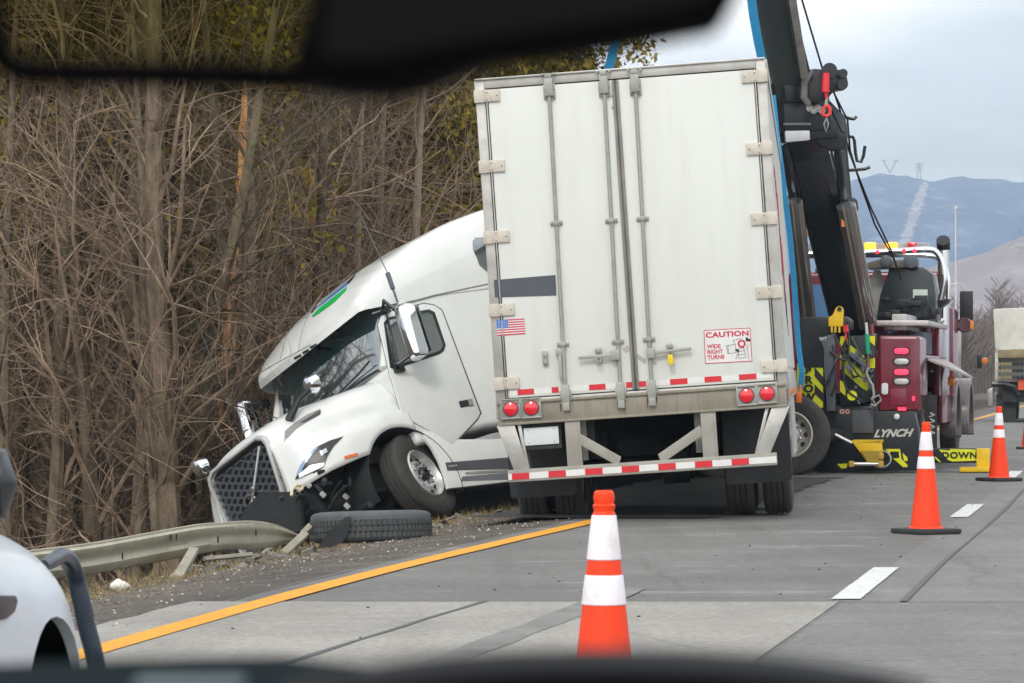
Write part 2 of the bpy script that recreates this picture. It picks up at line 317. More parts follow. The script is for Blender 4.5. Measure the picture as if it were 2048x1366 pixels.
strip('painted_trailer_shade', lambda y: yel(y) - 1.2, lambda y: yel(y) + .95, 31.6, 44, (.009), mat('black shade painted under the trailer', (.035, .034, .032), .85, var=.5, vs=2), 60, wob0=.1, wob1=.1, seed=9)  # dark sheet paints the deep shade beneath the trailer, over the yellow line
strip('yellow_edge_line', lambda y: yel(y) - .085, lambda y: yel(y) + .085, 5, 400, .0085, YPM, 300, wob0=.006, wob1=.006, seed=2)
for i, (a, b) in enumerate([(7.8, 11.2), (20.2, 23.5), (31.8, 34.95), (44, 47), (56.2, 59.2), (68.4, 71.4), (80.6, 83.6), (93, 96), (105, 108)]):
    strip('lane_dash', lambda y: wl(y) - .085, lambda y: wl(y) + .085, a, b, .006, WPM, 40, wob0=.004, wob1=.004, seed=i)
# gravel, debris crumbs and tufts on the verge
def gravel():
    rnd = random.Random(7); mb = MB()
    for i in range(9000):
        y = rnd.uniform(17, 42); d = rnd.choice([rnd.uniform(.3, 3.4), rnd.gauss(1.7, .35), rnd.uniform(.9, 3)])
        if d < .2: continue
        x = yel(y) - d; s = rnd.uniform(.0025, .008) * (2.2 if rnd.random() < .05 else 1)
        z = gz(x, y) + (.006 if d < 1.75 else -.055) + s * .3
        p = [(x + rnd.uniform(-.9, .9) * s * 1.3 + ((k & 1) * 2 - 1) * s * .8, y + ((k >> 1 & 1) * 2 - 1) * s, z + ((k >> 2 & 1) * 2 - 1) * s * .6) for k in range(8)]
        mb.add(p, [(0, 1, 3, 2), (4, 6, 7, 5), (0, 4, 5, 1), (2, 3, 7, 6), (0, 2, 6, 4), (1, 5, 7, 3)])
    tag(mb.build('gravel', mat('pale gravel', (.20, .175, .14), .9, var=.6, vs=6, coord='Object')), 'loose gravel and broken crumbs spread along the shoulder edge', 'gravel', kind='stuff')
    mb = MB()
    for i in range(420):
        y = rnd.uniform(18, 38); d = rnd.choice([rnd.uniform(.3, 2.6), rnd.gauss(1.9, .4)]); x = yel(y) - max(.15, d); s = rnd.uniform(.004, .011); mb.lathe([(.001, 0), (s, s * .3), (s * .7, s), (.001, s * 1.2)], 5, Matrix.Translation((x, y, gz(x, y) + (.006 if d < 1.75 else -.05))))
    tag(mb.build('pale_pebbles', mat('pale pebble', (.50, .48, .42), .8, var=.3)), 'pale pebbles and glass crumbs sprinkled over the dark shoulder', 'pebbles', kind='stuff')
    mb = MB()
    for i in range(150):
        y = rnd.uniform(17, 60); x = yel(y) + rnd.uniform(.2, 3.4) if rnd.random() < .8 else wl(y) + rnd.uniform(.3, 2); s = rnd.uniform(.002, .007)
        mb.box((x, y, .016), (s * 2, s * 2.4, s), Matrix.Rotation(rnd.uniform(0, 3), 3, 'Z'))
    tag(mb.build('road_crumbs', mat('dark crumbs', (.05, .05, .05), .9, var=.5, vs=2)), 'dark crumbs of rubber and grit lying on the travel lane', 'road debris', kind='stuff')
    mb = MB()
    for i in range(3800):
        y = rnd.uniform(20, 44); d = rnd.choice([rnd.gauss(2.35, .3), rnd.gauss(1.75, .2), rnd.uniform(1.6, 4)])
        if d < 1.35: continue
        x = yel(y) - d; z = gz(x, y) - .06; h = rnd.uniform(.03, .13); a = rnd.uniform(-.1, .1); w = .003
        mb.add([(x - w, y, z), (x + w, y, z), (x + a, y + rnd.uniform(-.05, .05), z + h)], [(0, 1, 2)])
    tag(mb.build('dry_grass', mat('dry straw grass', (.32, .24, .11), .9, var=.4, vs=3)), 'dry straw coloured grass along the shoulder edge', 'grass', kind='stuff')
gravel()
# ---------------------------------------------------------------- wood
def bark(name, c, c2, lichen=None):
    m = bpy.data.materials.new(name); m.use_nodes = True; nt = m.node_tree; N = nt.nodes.new; L = nt.links.new
    b = nt.nodes['Principled BSDF']; b.inputs['Roughness'].default_value = .9; b.inputs['Specular IOR Level'].default_value = .15
    g = N('ShaderNodeNewGeometry').outputs['Position']; oi = N('ShaderNodeObjectInfo').outputs['Random']
    base = ramp(N, L, noise_node(N, L, g, 9, 6, .7, (1, 1, .3)), .3, .7, c, c2)
    vr = ramp(N, L, oi, 0, 1, (.6, .57, .52), (1.5, 1.42, 1.36)); base = mixc(N, L, 1, base, vr, 'MULTIPLY')
    if lichen: base = mixc(N, L, ramp(N, L, noise_node(N, L, g, 2.6, 6, .75), .55, .62, (0,) * 3, (.8,) * 3), base, lichen)
    L(base, b.inputs['Base Color']); return m
BARK = bark('grey brown bark', (.062, .05, .036), (.22, .18, .135)); BARK2 = bark('pale twig bark', (.135, .10, .072), (.34, .265, .20))
BARK3 = bark('olive lichen bark', (.09, .078, .05), (.22, .19, .13), (.21, .22, .12)); SPLIT = mat('splintered orange wood', (.50, .25, .10), .85, var=.5, vs=6, dirt=.5, dirtcol=(.25, .12, .06))
def leafmat(name, a, b_):
    m = bpy.data.materials.new(name); m.use_nodes = True; nt = m.node_tree; N = nt.nodes.new; L = nt.links.new
    b = nt.nodes['Principled BSDF']; b.inputs['Roughness'].default_value = .7; b.inputs['Specular IOR Level'].default_value = .2
    g = N('ShaderNodeNewGeometry').outputs['Position']
    L(ramp(N, L, noise_node(N, L, g, 3, 7, .75), .35, .65, a, b_), b.inputs['Base Color']); return m
GOLD = leafmat('golden olive foliage', (.10, .09, .02), (.42, .31, .035)); OLIVE = leafmat('dark olive foliage', (.04, .045, .014), (.19, .165, .045))
def grow(mb, p, d, L, r, rnd, depth, maxd, kids, spread, up, nseg=4, sides=4, tips=None):
    pts = [p]; rs = [r]; q = Vector(p); dd = Vector(d).normalized(); ds = []
    for i in range(nseg):
        w = .10 if depth == 0 else .26
        dd = (dd + Vector((rnd.uniform(-w, w), rnd.uniform(-w, w), rnd.uniform(-w, w) + up)) ).normalized()
        q = q + dd * (L / nseg); pts.append(q.copy()); rs.append(max(.0022, r * (1 - .8 * (i + 1) / nseg))); ds.append(dd.copy())
    mb.tube(pts, rs, sides, cap=False)
    if tips is not None and depth >= 2: tips.append(q.copy())
    if depth >= maxd: return
    for k in range(kids[depth]):
        t = (k + rnd.uniform(.1, .9)) / kids[depth]
        t = (.10 + .9 * t) if depth == 0 else (.15 + .83 * t)
        f = t * nseg; i = min(int(f), nseg - 1); a = f - i; bp = pts[i].lerp(pts[i + 1], a); br = rs[i] * (1 - a) + rs[i + 1] * a
        dr = ds[i]; ax = dr.cross(Vector((rnd.uniform(-1, 1), rnd.uniform(-1, 1), rnd.uniform(-1, 1))))
        if ax.length < 1e-3: continue
        an = R(rnd.uniform(*spread)); nd = Matrix.Rotation(an, 3, ax.normalized()) @ dr
        LL = L * rnd.uniform(.22, .5) * (1.25 - .75 * t) if depth == 0 else L * rnd.uniform(.35, .65)
        grow(mb, bp, nd, LL, min(br * .65, max(.0035, LL * .011)), rnd, depth + 1, maxd, kids, spread, [.03, .05, .0, -.02][min(depth + 1, 3)], [4, 5, 4, 3][min(depth + 1, 3)], [6, 4, 3, 3][min(depth + 1, 3)], tips)
def tree_mesh(seed, H, r, kids=(30, 6, 5), barkm=BARK, twigm=BARK2, spread=(32, 75), lean=.05, leaves=0, leafm=None, bare_to=0, lsize=.05):
    rnd = random.Random(seed); tr = MB(); cr = MB(); tips = []
    # trunk
    d = Vector((rnd.uniform(-lean, lean), rnd.uniform(-lean, lean), 1)); q = Vector((0, 0, -.4)); pts = [q.copy()]; rs = [r * 1.25]; ns = 9
    for i in range(ns):
        d = (d.normalized() + Vector((rnd.uniform(-.07, .07), rnd.uniform(-.07, .07), 0))); q = q + d.normalized() * ((H + .4) / ns); pts.append(q.copy()); rs.append(max(.006, r * (1 - .9 * (i + 1) / ns)))
    tr.tube(pts, rs, 8, cap=False)
    for k in range(kids[0]):
        t = bare_to + (1 - bare_to) * (k + rnd.random()) / kids[0]; f = t * ns; i = min(int(f), ns - 1); a = f - i
        bp = pts[i].lerp(pts[i + 1], a); br = rs[i] * (1 - a) + rs[i + 1] * a; az = rnd.uniform(0, 2 * pi); el = R(rnd.uniform(12, 72))
        nd = Vector((cos(az) * cos(el), sin(az) * cos(el), sin(el))); LL = H * rnd.uniform(.1, .24) * (1.2 - .55 * t)
        grow(cr, bp, nd, LL, min(br * .5, LL * .013 + .003), rnd, 1, 3, (0,) + tuple(kids[1:]) + (0,), spread, .05, 5, 4, tips)
    lf = None
    if leaves:
        lf = MB()
        for i in range(leaves):
            c = rnd.choice(tips) + Vector([rnd.gauss(0, .16) for _ in range(3)]); s = rnd.uniform(.6, 1.4) * lsize
            a = Vector([rnd.uniform(-1, 1) for _ in range(3)]).normalized() * s; b = a.cross(Vector([rnd.uniform(-1, 1) for _ in range(3)])).normalized() * s * .5
            lf.add([c - a, c + b, c + a, c - b], [(0, 1, 2, 3)])
    return tr, cr, lf
PROTO = {}
def tree_proto(key, name, lab, cat, **k):
    bm_, tm, lm = k.get('barkm', BARK), k.get('twigm', BARK2), k.pop('leafm', None)
    tr, cr, lf = tree_mesh(**k)
    root = thing(name, lab, cat); tr.build('trunk', bm_, root, smooth=True); cr.build('crown', tm, root)
    if lf: lf.build('foliage', lm, root)
    PROTO[key] = [root, False]; return root
PALE = bark('pale grey bark', (.12, .102, .078), (.32, .275, .21))
tree_proto('a', 'bare_tree', 'x', 'tree', seed=11, H=13, r=.125, barkm=BARK)
tree_proto('b', 'bare_tree', 'x', 'tree', seed=12, H=11.5, r=.10, barkm=PALE, kids=(34, 6, 5))
tree_proto('c', 'bare_tree', 'x', 'tree', seed=13, H=14, r=.165, barkm=BARK, kids=(32, 7, 4), bare_to=.12)
tree_proto('d', 'bare_tree', 'x', 'tree', seed=14, H=9, r=.05, barkm=BARK2, kids=(34, 6, 4), lean=.16)
tree_proto('e', 'bare_tree', 'x', 'tree', seed=15, H=12, r=.09, barkm=BARK3, twigm=BARK, kids=(32, 6, 5), lean=.09)
tree_proto('f', 'bare_tree', 'x', 'tree', seed=16, H=7, r=.038, barkm=PALE, kids=(30, 6, 4), lean=.2)
tree_proto('g', 'golden_tree', 'x', 'tree', seed=17, H=12.5, r=.12, kids=(38, 6, 4), lsize=.075, leaves=24000, leafm=GOLD, bare_to=.3)
tree_proto('h', 'olive_evergreen', 'x', 'tree', seed=18, H=15, r=.16, kids=(46, 7, 4), leaves=30000, leafm=OLIVE, bare_to=.12, lsize=.055)
tree_proto('i', 'sapling', 'x', 'sapling', seed=19, H=4.2, r=.016, barkm=BARK2, kids=(16, 4, 3), lean=.3)
tree_proto('j', 'sapling', 'x', 'sapling', seed=20, H=5.2, r=.022, barkm=BARK, kids=(18, 4, 3), lean=.35)
KIND = dict(a='dark grey barked bare tree', b='pale barked slender bare tree', c='thick trunked dark bare tree', d='thin reddish bare tree leaning a little', e='olive lichened bare tree', f='short pale crooked bare tree',
            g='tree still hung with golden leaves', h='tall dark olive leafed tree', i='thin bent reddish sapling', j='crooked grey brown sapling')
GRP = dict(a='dark bare trees in the wood', b='pale bare trees in the wood', c='thick bare trees in the wood', d='thin reddish bare trees in the wood', e='lichened bare trees in the wood', f='short pale bare trees in the wood', g='golden leafed trees in the wood', h='dark olive trees in the wood', i='reddish saplings at the wood edge', j='grey brown saplings at the wood edge')
ntree = 0
def place_tree(key, x, y, s=1, rz=0, lab=None, tilt=0, group=True):
    global ntree
    p = PROTO[key]; o = p[0] if not p[1] else copy_tree(p[0]); p[1] = True; ntree += 1
    o.location = (x, y, gz(x, y) - .1); o.rotation_euler = (tilt, tilt * .5, rz); o.scale = (s, s, s)
    o['label'] = lab or (KIND[key] + ' in the dense roadside wood'); 
    if 'group' in o: del o['group']
    if not lab: o['group'] = GRP[key]
    return o
def px_of(x, y): return 1024 + F * x / y
rt = random.Random(5); spots = []; LAND = []
def try_spot(px, y, key, s=1, mind=.45, lab=None, tilt=0):
    x = (px - 1024) / F * y
    if yel(y) - x < 5.6: return
    if LAND and ((px > 375 and y < 45.6) or (px > 520 and y < 48.5)): return
    if LAND and y < 52 and any(abs(px - q) < 17 for q in (462, 478, 628, 540)): return
    for (a, b) in spots:
        if (a - x) ** 2 + (b - y) ** 2 < mind * mind: return
    spots.append((x, y)); return place_tree(key, x, y, s, rt.uniform(0, 6.28), lab, tilt)
# landmark trees first
try_spot(462, 43.6, 'c', .85, lab='tall trunk with long splintered orange tear, left of the tractor roof')
t1 = spots[-1]
try_spot(628, 46.5, 'a', .9, lab='dark trunk with narrow orange bark tears behind the tractor windscreen')
t2 = spots[-1]
try_spot(540, 45.5, 'e', 1.15, lab='lichen blotched tree standing between the two torn trunks')
try_spot(370, 43.4, 'e', 1.1, lab='olive green stemmed tree left of the torn trunk')
def splits(tx, ty, spec, name, lab):
    mb = MB(); base = gz(tx, ty); rnd = random.Random(3)
    for (px0, py0, px1, py1, w) in spec:
        a = at(px0, py0, ty - .14); b = at(px1, py1, ty - .14); n = 9; pts = []
        for i in range(n + 1):
            p = a.lerp(b, i / n); p.x += rnd.uniform(-.02, .02); pts.append(p)
        mb.tube(pts, [max(.006, w * (sin(pi * min(1, max(0, (i + .3) / (n + .6)))) ** .6) * rnd.uniform(.6, 1.1)) for i in range(n + 1)], 6)
    o = mb.build(name, SPLIT); tag(o, lab, 'torn stem'); return o
splits(t1[0], t1[1], [(492, 160, 480, 330, .05), (490, 240, 476, 470, .055), (480, 420, 462, 600, .04), (462, 560, 440, 860, .05), (470, 640, 455, 790, .03)], 'torn_stem', 'stripped orange sapling stem broken against the thick trunk left of the tractor')
splits(t2[0], t2[1], [(619, 320, 622, 430, .03), (622, 405, 628, 470, .045), (626, 500, 634, 600, .03)], 'torn_stem', 'narrow stripped orange stem behind the tractor roof')
LAND.append(1)
for px, y, k, s in [(25, 43.1, 'b', 1.0), (95, 42.9, 'a', .9), (190, 42.6, 'c', .8), (222, 43.4, 'b', 1.1), (262, 42.5, 'a', .95), (296, 43.3, 'b', 1.0), (322, 42.4, 'b', .9), (352, 42.2, 'c', 1.0), (398, 42.8, 'a', 1.0), (418, 43.6, 'b', 1.0), (140, 43.8, 'c', 1.0), (60, 44.5, 'c', 1.0)]: try_spot(px, y, k, s, .1)
for i in range(66):  # back rows
    k = rt.choice('hhhaacceb'); try_spot(rt.uniform(-120, 915), rt.uniform(64, 92), k, rt.uniform(.9, 1.15), 1.0)
for px, y, k in [(925, 66, 'g'), (960, 62, 'g'), (880, 70, 'h'), (1010, 80, 'h'), (985, 85, 'h'), (30, 60, 'g'), (75, 63, 'g'), (640, 72, 'g'), (330, 62, 'g'), (250, 58, 'h'), (100, 66, 'h'), (45, 45.5, 'g'), (330, 52, 'g'), (935, 61, 'g'), (900, 60, 'g'), (865, 58.5, 'g'), (965, 63, 'g'), (840, 60, 'h'), (300, 44.6, 'g'), (130, 46, 'g'), (545, 49.5, 'g')]:
    try_spot(px, y, k, rt.uniform(.9, 1.05), .15)
for i in range(130): # middle
    k = rt.choice('aabbccdeef'); try_spot(rt.uniform(-80, 820 if i % 3 else 700), rt.uniform(49, 66), k, rt.uniform(.8, 1.15), .8)
for i in range(90):  # front
    k = rt.choice('aabbccddffe'); try_spot(rt.uniform(-80, 800), rt.uniform(43.0, 51), k, rt.uniform(.75, 1.1), .5, tilt=rt.uniform(-.08, .08))
for i in range(55):  # saplings
    try_spot(rt.uniform(-80, 860), rt.uniform(42, 50), rt.choice('ij'), rt.uniform(.7, 1.3), .3, tilt=rt.uniform(-.25, .25))
def brush():
    rnd = random.Random(9); mb = MB()
    for i in range(3800):
        y = rnd.uniform(44, 58); px = rnd.uniform(-60, 950); x = (px - 1024) / F * y
        if yel(y) - x < 5.4: continue
        z = gz(x, y) - .1; p = Vector((x, y, z)); L = rnd.uniform(.8, 3.4); az = rnd.uniform(0, 6.28); d = Vector((cos(az) * .3, sin(az) * .3, 1)); pts = [p]
        if rnd.random() < .35: p.z += rnd.uniform(.5, 5.5); d.z = rnd.uniform(-.1, .9); pts = [p]
        for k in range(5):
            d = d.normalized() + Vector((rnd.uniform(-.28, .28), rnd.uniform(-.28, .28), -.12)); p = p + d.normalized() * L / 5; pts.append(p.copy())
        mb.tube(pts, [.0075, .0065, .0055, .0045, .0035, .002], 3, cap=False)
    tag(mb.build('undergrowth', BARK2), 'tangled leafless briars and brushwood between the roadside trees', 'brushwood', kind='stuff')
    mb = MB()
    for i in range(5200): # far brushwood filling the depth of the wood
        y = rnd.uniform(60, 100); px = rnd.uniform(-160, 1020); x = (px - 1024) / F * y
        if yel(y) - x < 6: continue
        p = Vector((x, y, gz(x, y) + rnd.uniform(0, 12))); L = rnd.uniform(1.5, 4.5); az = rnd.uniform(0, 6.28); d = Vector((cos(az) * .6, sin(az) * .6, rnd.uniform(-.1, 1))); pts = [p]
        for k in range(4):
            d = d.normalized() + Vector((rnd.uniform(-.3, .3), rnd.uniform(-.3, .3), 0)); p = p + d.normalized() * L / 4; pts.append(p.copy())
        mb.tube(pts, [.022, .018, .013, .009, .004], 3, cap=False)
    tag(mb.build('wood_interior', bark('branches with painted shade', (.028, .022, .016), (.12, .095, .065))), 'mass of dark branches deep inside the wood', 'wood', kind='stuff')  # shade of the deep wood is put into the branch colour
brush()
# bare roadside tree at the right edge, far wood and hills
def far_scene():
    rnd = random.Random(21); mb = MB()
    for i in range(2400):
        y = rnd.uniform(280, 480); px = rnd.uniform(1560, 2250); x = (px - 1024) / F * y
        if x < wl(y) + 9 and x > yel(y) - 9: continue
        h = rnd.uniform(4.5, 8) * (1.5 if px > 1990 else 1); p = Vector((x, y, -.5)); mb.tube([p, p + Vector((0, 0, h * .5)), p + Vector((rnd.uniform(-.5, .5), 0, h))], [.10, .06, .015], 4, cap=False)
        for k in range(16):
            t = rnd.uniform(.25, 1); q = p + Vector((0, 0, h * t)); az = rnd.uniform(0, 6.28); l = h * rnd.uniform(.15, .32) * (1.3 - t)
            e = q + Vector((cos(az) * l, sin(az) * l, l * rnd.uniform(.5, 1.3))); mb.tube([q, e], [.035, .012], 3, cap=False)
            for j in range(3):
                s = q.lerp(e, rnd.uniform(.3, .9)); az2 = az + rnd.uniform(-1, 1); mb.tube([s, s + Vector((cos(az2), sin(az2), 1)) * l * .4], [.022, .01], 3, cap=False)
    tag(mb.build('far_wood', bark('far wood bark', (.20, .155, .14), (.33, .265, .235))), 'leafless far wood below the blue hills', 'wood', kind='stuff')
    def hill(name, prof, Y, depth, m, seed, rough):
        rnd = random.Random(seed); mb = MB(); nx = 220; ny = 26; x0, x1 = prof[0][0], prof[-1][0]
        for j in range(ny):
            t = j / (ny - 1); y = Y - depth * (1 - t)
            for i in range(nx):
                px = x0 + (x1 - x0) * i / (nx - 1); top = (HOR - lerp(prof, px)) / F * y; x = (px - 1024) / F * y
                z = top * (sin(t * pi / 2) ** .75) + rnd.uniform(-1, .3) * rough * (1 if t > .1 else 0)
                mb.v.append((x, y, z - (3 if j == 0 else 0)))
        for i in range(nx): x, y, z = mb.v[(ny - 1) * nx + i]; mb.v.append((x, Y + depth * .6, -5))
        mb.f = [(j * nx + i, j * nx + i + 1, (j + 1) * nx + i + 1, (j + 1) * nx + i) for j in range(ny) for i in range(nx - 1)]
        o = mb.build(name, m, smooth=True); tag(o, kind='structure'); return o
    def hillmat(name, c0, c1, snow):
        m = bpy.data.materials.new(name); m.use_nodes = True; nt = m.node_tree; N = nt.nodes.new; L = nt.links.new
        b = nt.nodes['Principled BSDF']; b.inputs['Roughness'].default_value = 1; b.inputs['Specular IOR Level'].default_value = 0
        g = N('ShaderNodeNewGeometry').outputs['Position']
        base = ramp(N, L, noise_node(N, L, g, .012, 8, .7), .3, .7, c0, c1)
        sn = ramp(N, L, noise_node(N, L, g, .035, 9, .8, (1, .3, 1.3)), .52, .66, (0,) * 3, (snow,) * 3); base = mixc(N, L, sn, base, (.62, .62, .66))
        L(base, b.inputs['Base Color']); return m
    hill('hills', [(-1500, 560), (1000, 470), (1450, 440), (1560, 425), (1600, 408), (1660, 385), (1705, 358), (1745, 343), (1790, 345), (1835, 352), (1862, 362), (1890, 352), (1930, 350), (1985, 352), (2048, 362), (2200, 345), (2700, 380), (4500, 560)], 3600, 1500, hillmat('haze tinted wooded hill', (.035, .075, .19), (.09, .14, .26), .4), 3, 3.5)  # blue of the distant haze is mixed into the hill colour itself
    hill('foothills', [(-1500, 690), (1400, 620), (1600, 590), (1700, 575), (1800, 550), (1880, 525), (1960, 500), (2048, 462), (2300, 420), (4500, 560)], 1500, 600, hillmat('brown foothill wood', (.24, .20, .21), (.32, .275, .28), .35), 4, 1.6)
    # cleared snowy power line cut up the hill
    mb = MB(); rnd = random.Random(8); P = [(1800, 480), (1815, 440), (1828, 410), (1840, 382), (1848, 362)]
    def on(px, py, Y): return at(px, py, Y)
    pl = bpy.data.objects['hills']
    o = mb
    xs_ = []
    for i in range(70):
        t = i / 69; py = 486 - 130 * t; px = lerp([(-486, 1806), (-356, 1852)], -py) ; w = (16 - 9 * t) * rnd.uniform(.25, 1.2)
        xs_.append((px - w, px + w + 4, py))
    def ray(px, py):
        d = Vector(((px - 1024) / F, 1, (HOR - py) / F)).normalized(); ok, loc, n, idx = pl.ray_cast(Vector((0, 0, HC)), d, distance=9000); return loc - d * 6 if ok else None
    pts = [(ray(a, y), ray(b, y)) for a, b, y in xs_]; pts = [p for p in pts if p[0] and p[1]]
    for a, b in pts: mb.v += [tuple(a), tuple((a + b) / 2), tuple(b)]
    for i in range(len(pts) - 1):
        for k in range(2): mb.f.append((i * 3 + k, i * 3 + k + 1, i * 3 + 4 + k, i * 3 + 3 + k))
    if pts: tag(mb.build('snowy_clearing', hillmat('snow patched clearing', (.20, .21, .28), (.42, .41, .44), 1)), kind='structure')
    M = mat('pylon steel', (.30, .31, .35), .6)
    for i, (px, base, h) in enumerate([(1780, 346, 26), (1838, 356, 30)]):
        p = at(px, base, 3590); s = F / 3590; hh = h / s; mb = MB(); w = 5
        if i == 0:
            mb.tube([p, p + Vector((-7, 0, hh))], .7, 4); mb.tube([p, p + Vector((7, 0, hh))], .7, 4); mb.tube([p + Vector((-9, 0, hh)), p + Vector((-4, 0, hh * .93))], .6, 4); mb.tube([p + Vector((9, 0, hh)), p + Vector((4, 0, hh * .93))], .6, 4)
        else:
            for s_ in (-1, 1): mb.tube([p + Vector((s_ * 2.2, 0, -4)), p + Vector((s_ * .4, 0, hh))], .55, 4)
            for k in range(3): mb.tube([p + Vector((-4, 0, hh * (.6 + .17 * k))), p + Vector((4, 0, hh * (.6 + .17 * k)))], .5, 4)
        tag(mb.build('power_pylon', M), ['V shaped power pylon, the left of two on the hill crest', 'slim lattice power pylon above the snowy clearing on the crest'][i], 'pylon', 'pylons on the hill crest')
    p = at(1912, 760, 150); mb = MB(); mb.tube([p, at(1911, 415, 150)], [.05, .03], 8); mb.box(at(1911, 415, 150), (.12, .12, .14))
    tag(mb.build('mast_pole', mat('pale mast', (.62, .6, .6), .5)), 'tall thin pale mast standing behind the tow truck cab', 'pole')
far_scene()
place_tree('b', *[(2075 - 1024) / F * 120, 120], .5, 1.2, lab='bare twiggy tree rising above the white dump truck')
place_tree('a', (2150 - 1024) / F * 135, 135, .6, 2.2, lab='dark bare tree at the right end above the dump truck')
for k, (p, used) in PROTO.items():
    if not used:
        for c in list(p.children): bpy.data.objects.remove(c)
        bpy.data.objects.remove(p)
